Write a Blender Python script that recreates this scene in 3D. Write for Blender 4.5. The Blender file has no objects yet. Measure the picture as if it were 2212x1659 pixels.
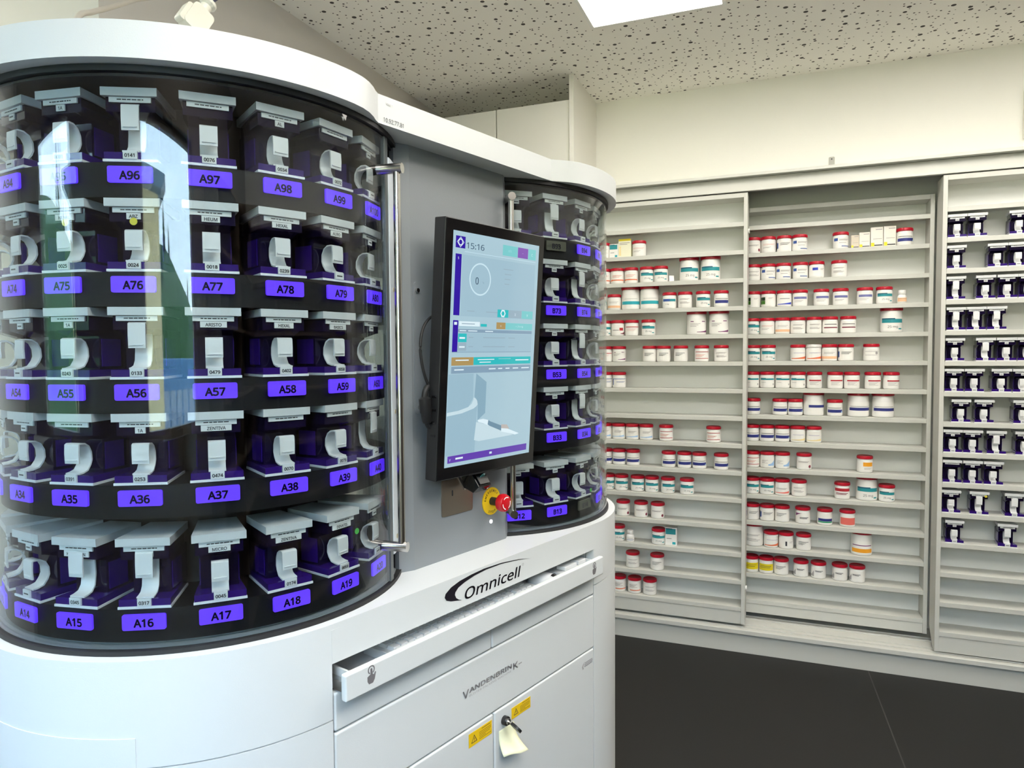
import bpy, math, random
from mathutils import Matrix, Vector
random.seed(7)
PI = math.pi
sc = bpy.context.scene
COL = sc.collection

# ---------------------------------------------------------------- camera
F_PX, PITCH, ROLL, TH = 1505.84, 0.04484, -0.00739, -0.3738
cam_d = bpy.data.cameras.new('camera'); cam = bpy.data.objects.new('camera', cam_d); COL.objects.link(cam)
cam_d.sensor_width = 36.0; cam_d.sensor_fit = 'HORIZONTAL'; cam_d.lens = F_PX * 36.0 / 2212.0
cam_d.clip_start = 0.02; cam_d.clip_end = 300
_fx, _fy = math.sin(TH), math.cos(TH)
_r = Vector((_fy, -_fx, 0)); _f = Vector((_fx * math.cos(PITCH), _fy * math.cos(PITCH), -math.sin(PITCH))); _u = _r.cross(_f)
_ir = _r * math.cos(ROLL) + _u * math.sin(ROLL); _iu = _u * math.cos(ROLL) - _r * math.sin(ROLL)
cam.matrix_world = Matrix(((_ir.x, _iu.x, -_f.x, 0), (_ir.y, _iu.y, -_f.y, 0), (_ir.z, _iu.z, -_f.z, 1.5), (0, 0, 0, 1)))
sc.camera = cam

# ---------------------------------------------------------------- view, world
sc.view_settings.view_transform = 'Standard'
sc.view_settings.look = 'None'
sc.view_settings.exposure = 0.2
sc.view_settings.gamma = 1.0
sc.view_settings.use_curve_mapping = False
LAMP = 12.5           # ceiling panel in view and added fill panels
SKY = 19.0            # daylight outside the windows
w = bpy.data.worlds.new('sky'); sc.world = w; w.use_nodes = True
nt = w.node_tree; nt.nodes.clear()
tc = nt.nodes.new('ShaderNodeTexCoord'); sp = nt.nodes.new('ShaderNodeSeparateXYZ'); rp = nt.nodes.new('ShaderNodeValToRGB')
bg = nt.nodes.new('ShaderNodeBackground'); wo = nt.nodes.new('ShaderNodeOutputWorld')
rp.color_ramp.elements[0].position = 0.0; rp.color_ramp.elements[0].color = (0.68, 0.88, 1.0, 1)
rp.color_ramp.elements[1].position = 0.7; rp.color_ramp.elements[1].color = (0.42, 0.66, 0.95, 1)
bg.inputs['Strength'].default_value = SKY
nt.links.new(tc.outputs['Generated'], sp.inputs[0]); nt.links.new(sp.outputs['Z'], rp.inputs[0])
nt.links.new(rp.outputs[0], bg.inputs['Color']); nt.links.new(bg.outputs[0], wo.inputs[0])
try:
    sc.cycles.use_denoising = True
    sc.cycles.max_bounces = 12; sc.cycles.diffuse_bounces = 8; sc.cycles.glossy_bounces = 6; sc.cycles.transparent_max_bounces = 16
    sc.cycles.sample_clamp_indirect = 8.0
except Exception:
    pass

# ---------------------------------------------------------------- materials
MATS = {}
def mat(name, col, rough=0.5, metal=0.0, emit=None, es=1.0, spec=0.5, coat=0.0, bump=0.0, bscale=300.0):
    if name in MATS: return MATS[name]
    m = bpy.data.materials.new(name); m.use_nodes = True
    b = m.node_tree.nodes['Principled BSDF']
    b.inputs['Base Color'].default_value = (*col, 1); b.inputs['Roughness'].default_value = rough
    b.inputs['Metallic'].default_value = metal; b.inputs['Specular IOR Level'].default_value = spec
    b.inputs['Coat Weight'].default_value = coat
    if emit:
        b.inputs['Emission Color'].default_value = (*emit, 1); b.inputs['Emission Strength'].default_value = es
    if bump:
        n = m.node_tree.nodes.new('ShaderNodeTexNoise'); n.inputs['Scale'].default_value = bscale; n.inputs['Detail'].default_value = 2
        t = m.node_tree.nodes.new('ShaderNodeTexCoord'); bp = m.node_tree.nodes.new('ShaderNodeBump')
        bp.inputs['Strength'].default_value = bump; bp.inputs['Distance'].default_value = 0.002
        m.node_tree.links.new(t.outputs['Object'], n.inputs['Vector']); m.node_tree.links.new(n.outputs['Fac'], bp.inputs['Height'])
        m.node_tree.links.new(bp.outputs[0], b.inputs['Normal'])
    MATS[name] = m
    return m

def glass_mat(name, tint, r0=0.05):
    m = bpy.data.materials.new(name); m.use_nodes = True; t = m.node_tree; t.nodes.clear()
    N = t.nodes.new; L = t.links.new
    out = N('ShaderNodeOutputMaterial'); mix = N('ShaderNodeMixShader'); tr = N('ShaderNodeBsdfTransparent'); gl = N('ShaderNodeBsdfGlossy')
    lw = N('ShaderNodeLayerWeight'); lw.inputs['Blend'].default_value = 0.5
    pw = N('ShaderNodeMath'); pw.operation = 'POWER'; pw.inputs[1].default_value = 5.0
    ma = N('ShaderNodeMath'); ma.operation = 'MULTIPLY_ADD'; ma.inputs[1].default_value = 1 - r0; ma.inputs[2].default_value = r0
    tr.inputs['Color'].default_value = (*tint, 1); gl.inputs['Roughness'].default_value = 0.0; gl.inputs['Color'].default_value = (1, 1, 1, 1)
    L(lw.outputs['Facing'], pw.inputs[0]); L(pw.outputs[0], ma.inputs[0]); L(ma.outputs[0], mix.inputs[0])
    L(tr.outputs[0], mix.inputs[1]); L(gl.outputs[0], mix.inputs[2]); L(mix.outputs[0], out.inputs[0])
    MATS[name] = m
    return m

WHITE = mat('white_lacquer', (0.63, 0.65, 0.66), 0.38, bump=0.05, bscale=500)
WHITE_EDGE = mat('white_edge', (0.86, 0.86, 0.86), 0.35)
GREYP = mat('grey_powder_coat', (0.20, 0.215, 0.235), 0.42, bump=0.12, bscale=700)
BLACK = mat('black_plastic', (0.012, 0.012, 0.013), 0.4)
BLACKG = mat('black_gloss', (0.006, 0.006, 0.007), 0.08)
RUBBER = mat('black_rubber', (0.01, 0.01, 0.011), 0.6)
DARKIN = mat('dark_interior', (0.02, 0.02, 0.022), 0.6)
DRUMBAND = mat('drum_band_black', (0.006, 0.006, 0.007), 0.5, spec=0.3)
TRAY = mat('drum_tray_grey', (0.22, 0.25, 0.26), 0.4)
STEEL = mat('brushed_steel', (0.62, 0.61, 0.59), 0.22, 1.0)
STEELP = mat('steel_plate', (0.50, 0.45, 0.39), 0.36, 1.0)
ALU = mat('aluminium_profile', (0.70, 0.76, 0.82), 0.35, 0.1)
PAINT = mat('shelf_paint', (0.58, 0.58, 0.54), 0.5, bump=0.05, bscale=600)
PAINTB = mat('shelf_back_paint', (0.80, 0.81, 0.79), 0.55)
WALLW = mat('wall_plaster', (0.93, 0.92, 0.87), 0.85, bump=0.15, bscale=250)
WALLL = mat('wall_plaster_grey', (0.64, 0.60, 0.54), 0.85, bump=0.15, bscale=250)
DOORW = mat('cabinet_laminate', (0.80, 0.785, 0.73), 0.5)
FRAMEW = mat('window_frame_paint', (0.30, 0.27, 0.23), 0.5)
LID = mat('canister_lid_plastic', (0.62, 0.64, 0.65), 0.38)
CLIP = mat('canister_clip_plastic', (0.74, 0.75, 0.76), 0.35)
PLATE = mat('canister_foot_plastic', (0.80, 0.82, 0.83), 0.4)
CBODY = mat('canister_purple_smoke', (0.006, 0.003, 0.022), 0.12, spec=0.4)
CBASE = mat('canister_purple', (0.028, 0.007, 0.15), 0.2, coat=0.3)
PAPER = mat('label_paper', (0.72, 0.74, 0.74), 0.6)
INK = mat('label_ink', (0.03, 0.03, 0.035), 0.6)
PURPLE = mat('purple_light', (0.10, 0.05, 0.6), 0.3, emit=(0.10, 0.022, 1.0), es=0.98)
PURPLEINK = mat('purple_light_digits', (0.004, 0.001, 0.03), 0.4)
GLASS = glass_mat('smoked_glass', (0.85, 0.88, 0.885), 0.030)
WGLASS = glass_mat('window_glass', (0.97, 0.98, 0.98), 0.04)
RED = mat('red_cap', (0.48, 0.006, 0.025), 0.3)
JARW = mat('jar_white', (0.80, 0.79, 0.77), 0.35)
JLABEL = mat('jar_label', (0.84, 0.83, 0.80), 0.5)

# ---------------------------------------------------------------- mesh builder
class MB:
    def __init__(self): self.v = []; self.f = []; self.m = []; self.mats = []
    def mi(self, m):
        if m not in self.mats: self.mats.append(m)
        return self.mats.index(m)
    def add(self, vs, fs, m, xf=None):
        o = len(self.v); k = self.mi(m)
        self.v += [tuple(xf(*p)) if xf else tuple(p) for p in vs]
        for f in fs: self.f.append([i + o for i in f]); self.m.append(k)
        return self
    def box(self, x0, x1, y0, y1, z0, z1, m, xf=None):
        vs = [(x, y, z) for z in (z0, z1) for y in (y0, y1) for x in (x0, x1)]
        return self.add(vs, [(0, 2, 3, 1), (4, 5, 7, 6), (0, 1, 5, 4), (2, 6, 7, 3), (0, 4, 6, 2), (1, 3, 7, 5)], m, xf)
    def prism(self, poly, a0, a1, m, axis='z', xf=None, caps=True):
        n = len(poly)
        P = {'z': lambda p, a: (p[0], p[1], a), 'y': lambda p, a: (p[0], a, p[1]), 'x': lambda p, a: (a, p[0], p[1])}[axis]
        ar = sum(poly[i][0] * poly[(i + 1) % n][1] - poly[(i + 1) % n][0] * poly[i][1] for i in range(n))
        flip = (ar < 0) != (axis == 'y')
        pl = list(reversed(poly)) if flip else list(poly)
        vs = [P(p, a0) for p in pl] + [P(p, a1) for p in pl]
        fs = [(i, (i + 1) % n, n + (i + 1) % n, n + i) for i in range(n)]
        if caps: fs += [tuple(range(n - 1, -1, -1)), tuple(range(n, 2 * n))]
        return self.add(vs, fs, m, xf)
    def lathe(self, prof, m, n=32, cx=0, cy=0, xf=None, cap0=True, cap1=True):
        vs = []
        for r, z in prof:
            for i in range(n):
                a = 2 * PI * i / n; vs.append((cx + r * math.cos(a), cy + r * math.sin(a), z))
        fs = []
        for k in range(len(prof) - 1):
            for i in range(n):
                j = (i + 1) % n; fs.append((k * n + i, k * n + j, (k + 1) * n + j, (k + 1) * n + i))
        if cap0: fs.append(tuple(range(n - 1, -1, -1)))
        if cap1: fs.append(tuple((len(prof) - 1) * n + i for i in range(n)))
        return self.add(vs, fs, m, xf)
    def ring(self, cx, cy, r0, r1, z0, z1, m, a0=0.0, a1=2 * PI, n=96, xf=None):
        # annulus sector, angle measured from -y towards +x
        full = abs(a1 - a0 - 2 * PI) < 1e-6; k = n if full else n + 1
        vs = []
        for i in range(k):
            a = a0 + (a1 - a0) * i / n; s, c = math.sin(a), -math.cos(a)
            for r, z in ((r0, z0), (r1, z0), (r1, z1), (r0, z1)): vs.append((cx + r * s, cy + r * c, z))
        fs = []
        for i in range(n):
            j = (i + 1) % k
            for q in range(4): fs.append((i * 4 + q, j * 4 + q, j * 4 + (q + 1) % 4, i * 4 + (q + 1) % 4))
        if not full: fs += [(3, 2, 1, 0), tuple((k - 1) * 4 + q for q in range(4))]
        return self.add(vs, [tuple(reversed(f)) for f in fs], m, xf)
    def tube(self, pts, r, m, n=10, xf=None):
        pts = [Vector(p) for p in pts]; vs = []; up = Vector((0, 0, 1))
        for i, p in enumerate(pts):
            d = (pts[min(i + 1, len(pts) - 1)] - pts[max(i - 1, 0)]).normalized()
            a = d.cross(up)
            if a.length < 1e-3: a = d.cross(Vector((0, 1, 0)))
            a.normalize(); b = a.cross(d).normalized()
            for k in range(n):
                t = 2 * PI * k / n; vs.append(tuple(p + (a * math.cos(t) + b * math.sin(t)) * r))
        fs = []
        for i in range(len(pts) - 1):
            for k in range(n):
                j = (k + 1) % n; fs.append((i * n + k, i * n + j, (i + 1) * n + j, (i + 1) * n + k))
        fs += [tuple(range(n - 1, -1, -1)), tuple((len(pts) - 1) * n + k for k in range(n))]
        return self.add(vs, [tuple(reversed(f)) for f in fs], m, xf)
    def text(self, s, size, m, x=0, y=0, z=0, align='CENTER', shear=0.0, width=None, bold=0.0, xf=None):
        # flat letters standing in the xz plane, facing -y, baseline centred at z
        vs, fs, wd = text_mesh(s, size, align, shear, bold)
        k = (width / wd) if (width and wd) else 1.0
        return self.add([(x + a * k, y, z + b) for a, b in vs], fs, m, xf)
    def mesh(self, name, smooth=40):
        me = bpy.data.meshes.new(name); me.from_pydata(self.v, [], self.f)
        for m in self.mats: me.materials.append(m)
        me.polygons.foreach_set('material_index', self.m)
        if smooth:
            me.polygons.foreach_set('use_smooth', [True] * len(me.polygons)); me.set_sharp_from_angle(angle=math.radians(smooth))
        me.update(); return me
    def obj(self, name, parent=None, smooth=40, bevel=0.0, loc=(0, 0, 0), rot=0.0, label=None):
        o = bpy.data.objects.new(name, self.mesh(name, smooth)); COL.objects.link(o)
        o.location = loc; o.rotation_euler = (0, 0, rot)
        if parent: o.parent = parent
        if bevel:
            b = o.modifiers.new('bevel', 'BEVEL'); b.width = bevel; b.segments = 2; b.limit_method = 'ANGLE'; b.angle_limit = math.radians(50)
            b.harden_normals = True
        if label: o['label'] = label
        return o

FONT = None
try:      # the sans serif face that ships with Blender
    FONT = bpy.data.fonts.load(bpy.utils.system_resource('DATAFILES') + '/fonts/NotoSansHebrew-Regular.woff2')
except Exception:
    FONT = None
_TX = {}
def text_mesh(s, size, align, shear, bold):
    key = (s, size, align, shear, bold)
    if key in _TX: return _TX[key]
    c = bpy.data.curves.new('text', 'FONT'); c.body = s; c.size = size; c.align_x = align; c.shear = shear; c.resolution_u = 4
    if FONT: c.font = FONT
    o = bpy.data.objects.new('text', c); COL.objects.link(o)
    bpy.context.view_layer.update()
    ev = o.evaluated_get(bpy.context.evaluated_depsgraph_get()); me = ev.to_mesh()
    vs = [(v.co.x, v.co.y) for v in me.vertices]; fs = [tuple(p.vertices) for p in me.polygons]
    if bold:      # heavier strokes: the letters drawn again with a hair of offset
        n = len(vs); b0 = list(vs); f0 = list(fs)
        for k, (dx, dz) in enumerate(((bold, 0), (-bold, 0), (0, bold), (0, -bold), (bold * .7, bold * .7), (-bold * .7, -bold * .7), (bold * .7, -bold * .7), (-bold * .7, bold * .7))):
            vs += [(x + dx, z + dz) for x, z in b0]; fs += [tuple(i + n * (k + 1) for i in f) for f in f0]
    # letters face -y once (x,y) goes to (x,z): keep order
    ev.to_mesh_clear(); bpy.data.objects.remove(o); bpy.data.curves.remove(c)
    wd = (max(v[0] for v in vs) - min(v[0] for v in vs)) if vs else 0
    _TX[key] = (vs, fs, wd); return _TX[key]

def rrect(x0, x1, z0, z1, r, n=5):
    out = []
    for cx, cz, a in ((x1 - r, z0 + r, -PI / 2), (x1 - r, z1 - r, 0), (x0 + r, z1 - r, PI / 2), (x0 + r, z0 + r, PI)):
        for i in range(n + 1):
            t = a + PI / 2 * i / n; out.append((cx + r * math.cos(t), cz + r * math.sin(t)))
    return out

def empty(name, label, cat, loc=(0, 0, 0), rot=0.0, group=None):
    o = bpy.data.objects.new(name, None); COL.objects.link(o); o.empty_display_size = 0.05
    o.location = loc; o.rotation_euler = (0, 0, rot); o['label'] = label; o['category'] = cat
    if group: o['group'] = group
    return o
def tag(o, label, cat, group=None, kind=None):
    o['label'] = label; o['category'] = cat
    if group: o['group'] = group
    if kind: o['kind'] = kind
    return o
def struct(mb, name, label, cat, **k):
    return tag(mb.obj(name, **k), label, cat, kind='structure')
def child(me, name, parent, loc=(0, 0, 0), rot=0.0, label=None):
    o = bpy.data.objects.new(name, me); COL.objects.link(o); o.parent = parent; o.location = loc; o.rotation_euler = (0, 0, rot)
    if label: o['label'] = label
    return o
ORD = ['', 'first', 'second', 'third', 'fourth', 'fifth', 'sixth', 'seventh', 'eighth', 'ninth', 'tenth', 'eleventh', 'twelfth', 'thirteenth', 'fourteenth', 'fifteenth']

# ================================================================= the room
ZC = 2.907; XL = -1.918; YW = 3.914; YB = -0.80; XR = 2.65; XLL = -3.3; YRET = 1.535
# floor, dark vinyl with one welded seam
def floor_mat():
    m = mat('floor_vinyl', (0.022, 0.0215, 0.02), 0.62); t = m.node_tree; b = t.nodes['Principled BSDF']
    n = t.nodes.new('ShaderNodeTexNoise'); n.inputs['Scale'].default_value = 220; n.inputs['Detail'].default_value = 3
    r = t.nodes.new('ShaderNodeValToRGB'); r.color_ramp.elements[0].color = (0.0045, 0.0045, 0.0042, 1); r.color_ramp.elements[1].color = (0.0115, 0.0113, 0.0105, 1)
    c = t.nodes.new('ShaderNodeTexCoord'); t.links.new(c.outputs['Object'], n.inputs['Vector']); t.links.new(n.outputs['Fac'], r.inputs[0]); t.links.new(r.outputs[0], b.inputs['Base Color'])
    return m
SEAM = mat('floor_seam', (0.045, 0.044, 0.041), 0.6)
mb = MB(); mb.box(XLL - .3, XR + .3, YB - .3, YW + .3, -0.06, 0.0, floor_mat())
mb.add([(0.371, 3.60, .0006), (0.376, 3.60, .0006), (0.456, 2.0, .0006), (0.451, 2.0, .0006)], [(0, 3, 2, 1)], SEAM)
struct(mb, 'floor', 'dark charcoal vinyl floor with a thin welded seam', 'floor', smooth=0)

# ceiling: white acoustic board, holes of several sizes
def ceil_mat():
    m = mat('acoustic_board', (0.74, 0.72, 0.68), 0.85); t = m.node_tree; b = t.nodes['Principled BSDF']; N = t.nodes.new; L = t.links.new
    c = N('ShaderNodeTexCoord')
    prev = None
    for scale, lo, hi, rnd, keep in ((12.5, 0.045, 0.125, 0.85, 0.62), (27.0, 0.06, 0.125, 0.95, 0.35)):
        v = N('ShaderNodeTexVoronoi'); v.voronoi_dimensions = '2D'; v.inputs['Scale'].default_value = scale; v.inputs['Randomness'].default_value = rnd
        L(c.outputs['Object'], v.inputs['Vector'])
        s = N('ShaderNodeSeparateColor'); L(v.outputs['Color'], s.inputs[0])
        mr = N('ShaderNodeMapRange'); mr.inputs['From Min'].default_value = keep; mr.inputs['From Max'].default_value = 1; mr.inputs['To Min'].default_value = lo; mr.inputs['To Max'].default_value = hi
        if scale < 20: mr.inputs['From Min'].default_value = 0.0
        L(s.outputs[0], mr.inputs['Value'])
        lt = N('ShaderNodeMath'); lt.operation = 'LESS_THAN'; L(v.outputs['Distance'], lt.inputs[0]); L(mr.outputs[0], lt.inputs[1])
        res = lt
        if scale > 20:
            g = N('ShaderNodeMath'); g.operation = 'GREATER_THAN'; L(s.outputs[0], g.inputs[0]); g.inputs[1].default_value = keep
            p = N('ShaderNodeMath'); p.operation = 'MULTIPLY'; L(lt.outputs[0], p.inputs[0]); L(g.outputs[0], p.inputs[1]); res = p
        if prev is None: prev = res
        else:
            mx = N('ShaderNodeMath'); mx.operation = 'MAXIMUM'; L(prev.outputs[0], mx.inputs[0]); L(res.outputs[0], mx.inputs[1]); prev = mx
    mix = N('ShaderNodeMix'); mix.data_type = 'RGBA'; mix.inputs['A'].default_value = (0.90, 0.88, 0.835, 1); mix.inputs['B'].default_value = (0.06, 0.055, 0.05, 1)
    L(prev.outputs[0], mix.inputs['Factor']); L(mix.outputs['Result'], b.inputs['Base Color'])
    return m
mb = MB(); mb.box(XLL - .3, XR + .3, YB - .3, YW + .3, ZC, ZC + 0.05, ceil_mat())
struct(mb, 'ceiling', 'white perforated acoustic ceiling with random round holes', 'ceiling', smooth=0)

mb = MB(); mb.box(XL - .2, XR + .3, YW, YW + .2, 0, ZC, WALLW)
struct(mb, 'wall_back', 'cream wall above the shelving units', 'wall', smooth=0)
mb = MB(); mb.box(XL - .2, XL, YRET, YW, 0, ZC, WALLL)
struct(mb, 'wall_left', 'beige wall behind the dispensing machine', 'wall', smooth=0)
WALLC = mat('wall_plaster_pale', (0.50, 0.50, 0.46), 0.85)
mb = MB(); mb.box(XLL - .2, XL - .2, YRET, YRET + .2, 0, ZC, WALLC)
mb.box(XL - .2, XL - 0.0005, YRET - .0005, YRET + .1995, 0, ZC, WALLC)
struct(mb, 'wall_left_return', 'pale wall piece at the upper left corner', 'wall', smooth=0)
mb = MB(); mb.box(XLL - .2, XLL, YB, YRET, 0, ZC, WALLW)
struct(mb, 'wall_far_left', 'wall left of the camera', 'wall', smooth=0)
mb = MB(); mb.box(XR, XR + .2, YB - .3, YW, 0, ZC, WALLW)
struct(mb, 'wall_right', 'wall right of the camera', 'wall', smooth=0)
WIN = [(-2.40, -1.58), (-0.50, 0.44)]; WZ0, WZ1 = 1.20, 2.34
mb = MB(); WB = mat('wall_window_backlit', (0.20, 0.18, 0.155), 0.85)  # dark colour stands for the backlit shade of this wall
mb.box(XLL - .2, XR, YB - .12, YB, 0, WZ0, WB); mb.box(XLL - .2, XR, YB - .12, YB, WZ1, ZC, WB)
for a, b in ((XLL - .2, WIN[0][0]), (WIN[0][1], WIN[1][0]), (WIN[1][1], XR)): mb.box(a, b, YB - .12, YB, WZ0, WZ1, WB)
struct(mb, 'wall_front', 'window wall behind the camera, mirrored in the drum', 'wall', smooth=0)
for i, (a, b) in enumerate(WIN):
    mb = MB(); y0, y1 = YB - .09, YB - .045; t = .035
    mb.box(a, b, y0, y1, WZ0, WZ0 + t, FRAMEW); mb.box(a, b, y0, y1, WZ1 - t, WZ1, FRAMEW)
    mb.box(a, a + t, y0, y1, WZ0 + t, WZ1 - t, FRAMEW); mb.box(b - t, b, y0, y1, WZ0 + t, WZ1 - t, FRAMEW)
    o = struct(mb, 'window_%d' % (i + 1), 'window %s, mirrored in the smoked glass drum' % ('left of the pier' if i == 0 else 'right of the pier'), 'window', smooth=0)
    MB().box(a + t, b - t, y0 + .02, y0 + .028, WZ0 + t, WZ1 - t, WGLASS).obj('window_pane', o, smooth=0)

# outdoors seen only as a reflection in the drum
GRASS = mat('hill_green', (0.05, 0.11, 0.03), 0.9)
mb = MB(); mb.box(-60, 60, -70, YB - .3, -3.2, -3.0, mat('street', (0.50, 0.49, 0.47), 0.9))
struct(mb, 'ground', 'street level outside the windows', 'ground', smooth=0)
mb = MB(); mb.lathe([(26, -3), (22, 1), (15, 5), (7, 8), (1, 9)], GRASS, n=40, cx=14, cy=-48)
mb.lathe([(26, -3), (22, 1), (15, 6), (7, 9), (1, 10)], GRASS, n=40, cx=-30, cy=-34)
struct(mb, 'hill', 'wooded green hillside outside the window', 'hill')
mb = MB()
OCH = mat('ochre_render', (0.72, 0.56, 0.28), 0.8)
house = empty('house', 'ochre house with blue grey eaves outside the window', 'house', (-1.3, -8.0, -3.0))
MB().box(-3.2, 3.4, -3, 1.0, 0, 6.4, OCH).obj('wall', house, smooth=0)
MB().prism([(-3.6, 1.4), (-3.6, -3.4), (0, -3.4), (0, 1.4)], 6.4, 6.6, mat('eave_slate', (0.10, 0.16, 0.20), 0.6)).prism([(0, 1.4), (0, -3.4), (3.8, -3.4), (3.8, 1.4)], 6.4, 6.6, mat('eave_slate', (0.10, 0.16, 0.20), 0.6)).obj('roof', house, smooth=0)
hall = empty('hall', 'blue glazed hall down the street outside the window', 'building', (7.5, -17.0, -3.0), 0.25)
MB().box(-4, 4, -3, 3, 0, 4.4, mat('hall_blue', (0.10, 0.24, 0.42), 0.5)).obj('wall', hall, smooth=0)
g = MB()
for i in range(8):
    for k in range(2): g.box(-3.7 + i * .93, -2.95 + i * .93, 3.0, 3.05, 1.0 + k * 1.5, 2.2 + k * 1.5, mat('hall_glass', (0.30, 0.36, 0.45), 0.1))
g.obj('window_band', hall, smooth=0)
PINE = mat('pine_needles', (0.018, 0.05, 0.022), 0.9); BARK = mat('pine_bark', (0.09, 0.06, 0.04), 0.9)
def pine_mesh(h):
    p = MB(); rr = random.Random(int(h * 10)); n = 9
    for k in range(n):
        z0 = h * (.12 + .86 * k / n); r = h * .17 * (1 - k / n) + .06
        p.lathe([(r * (.85 + .3 * rr.random()), z0), (r * .35, z0 + h * .13), (.01, z0 + h * .17)], PINE, n=9)
    return p.mesh('crown')
tk = MB().lathe([(.22, 0), (.1, 4)], BARK, n=8).mesh('trunk')
PM = [pine_mesh(6.0), pine_mesh(7.5), pine_mesh(5.0)]
SIDES = ['tall', 'taller', 'shorter']
for i in range(30):
    cx, cy, k = ((14, -48, .42), (-30, -34, .46))[i % 2]
    j = i // 2; t_ = 2 * PI * j / 15; rad = 8 + (j % 3) * 7.0
    x, y = cx + rad * math.cos(t_), cy + rad * math.sin(t_)
    dz = (8.0 if i % 2 == 0 else 8.6) - rad * k
    t = empty('pine_tree', 'dark pine on the hillside outside, mirrored in the drum', 'tree', (x, y, dz), i * .7, 'pines outside')
    child(PM[i % 3], 'crown', t); child(tk, 'trunk', t)

# ceiling light panels: one in view, the unseen rest added for even light
EMIT = mat('light_panel', (1, 1, 1), 0.5, emit=(1.0, 0.95, 0.86), es=LAMP)
LFR = mat('light_frame', (0.85, 0.85, 0.83), 0.4)
for x, y, nm in ((-0.515, 2.42, 'white square ceiling light panel at the top of the picture'), (0.55, 2.42, 'added fill light panel over the right unit, out of frame'),
              (1.55, 2.42, 'added fill light panel near the right wall, out of frame'), (-2.6, 0.4, 'added unseen fill light panel near the far left wall'),
              (0.1, 0.0, 'added unseen fill light panel above the camera'), (0.75, 0.3, 'added unseen fill light panel right of the camera'), (1.35, 0.3, 'added unseen fill light panel in the near right corner')):
    l = empty('ceiling_or_fill_light', nm, 'ceiling light', (x, y, ZC), 0, 'ceiling light panels')
    yl = -.0 if y > 2 and x < 0 else -.565      # the panel in view is square, the added ones twice as long
    MB().box(-.265, .265, yl + .015, .565, -.008, -.003, EMIT).obj('diffuser', l, smooth=0)
    f = MB(); f.box(-.28, .28, yl, yl + .015, -.012, -.0005, LFR); f.box(-.28, .28, .565, .58, -.012, -.0005, LFR)
    f.box(-.28, -.265, yl, .565, -.012, -.0005, LFR); f.box(.265, .28, yl, .565, -.012, -.0005, LFR); f.obj('frame', l, smooth=0)

# brown stock shelving along the near walls, seen mirrored in the drums
BRN = mat('brown_laminate', (0.11, 0.085, 0.066), 0.5); BRN2 = mat('brown_shelf_edge', (0.16, 0.125, 0.095), 0.5)
def stock(label, x, y, rot, wd, h=2.25, dp=.36):
    u = empty('stock_shelving', label, 'shelving', (x, y, 0), rot)
    MB().box(0, wd, dp - .02, dp, 0, h, BRN).obj('back_panel', u, smooth=0)
    n = max(2, round(wd / .95))
    for i in range(n + 1): MB().box(wd * i / n - (.0 if i == 0 else .02), wd * i / n + (.02 if i == 0 else 0), 0, dp - .0205, 0, h, BRN).obj('side_panel', u, smooth=0)
    for k in range(8): MB().box(.02, wd - .02, .004, dp - .021, .08 + k * .305, .10 + k * .305, BRN2).obj('shelf', u, smooth=0)
stock('brown stock shelving along the right wall, mirrored in the drums', 2.28, 3.2, -PI / 2, 3.9)
stock('brown stock shelving beside the window, mirrored in the left drum', 2.2, YB + .37, PI, 1.5)

# ================================================================= tall cabinets behind the machine
cab = empty('tall_cabinet', 'tall cream cabinets behind the right drum, beside the shelving', 'cabinet', (XL, 3.457, 0))
cx0 = .004; W2 = (-1.034 - XL)
MB().box(W2, W2 + .024, 0, .455, 0.0, ZC - .001, DOORW).obj('side_panel', cab, smooth=0, bevel=.0015)
MB().box(cx0, W2 - .002, .035, .455, 0.1, 2.77, DOORW).obj('body', cab, smooth=0)
MB().box(cx0, W2 - .002, .06, .455, 0.0, 0.099, DOORW).obj('plinth', cab, smooth=0)
sx = -1.440 - XL
MB().box(cx0, sx - .003, .014, .033, 0.1, 2.785, DOORW).obj('door', cab, smooth=0, bevel=.0015)
MB().box(sx + .003, W2 - .003, .014, .033, 0.1, 2.785, DOORW).obj('door', cab, smooth=0, bevel=.0015)

# ================================================================= shelving housing
housing = empty('shelving_housing', 'grey painted housing that frames the three shelving units', 'shelving', (-1.0, 3.55, 0))
X1 = 3.2
MB().box(0, X1, .034, .355, 0.0, 0.098, PAINT).obj('plinth', housing, smooth=0, bevel=.001)
MB().box(0, X1, .015, .355, 0.099, 0.122, PAINT).obj('sill', housing, smooth=0, bevel=.003)
tr = MB()
for y in (.045, .085, .17, .21): tr.box(0, X1, y, y + .008, .1225, .128, PAINT)
tr.obj('sliding_track', housing, smooth=0)
MB().box(0, X1, .034, .05, 2.270, 2.335, PAINT).box(0, X1, .026, .034, 2.270, 2.276, PAINT).obj('fascia', housing, smooth=0, bevel=.001)
MB().box(0, X1, 0.0, .36, 2.336, 2.350, PAINT).obj('top_board', housing, smooth=0, bevel=.001)
MB().box(0, X1, .346, .36, .125, 2.335, PAINTB).obj('back_panel', housing, smooth=0)

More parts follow.
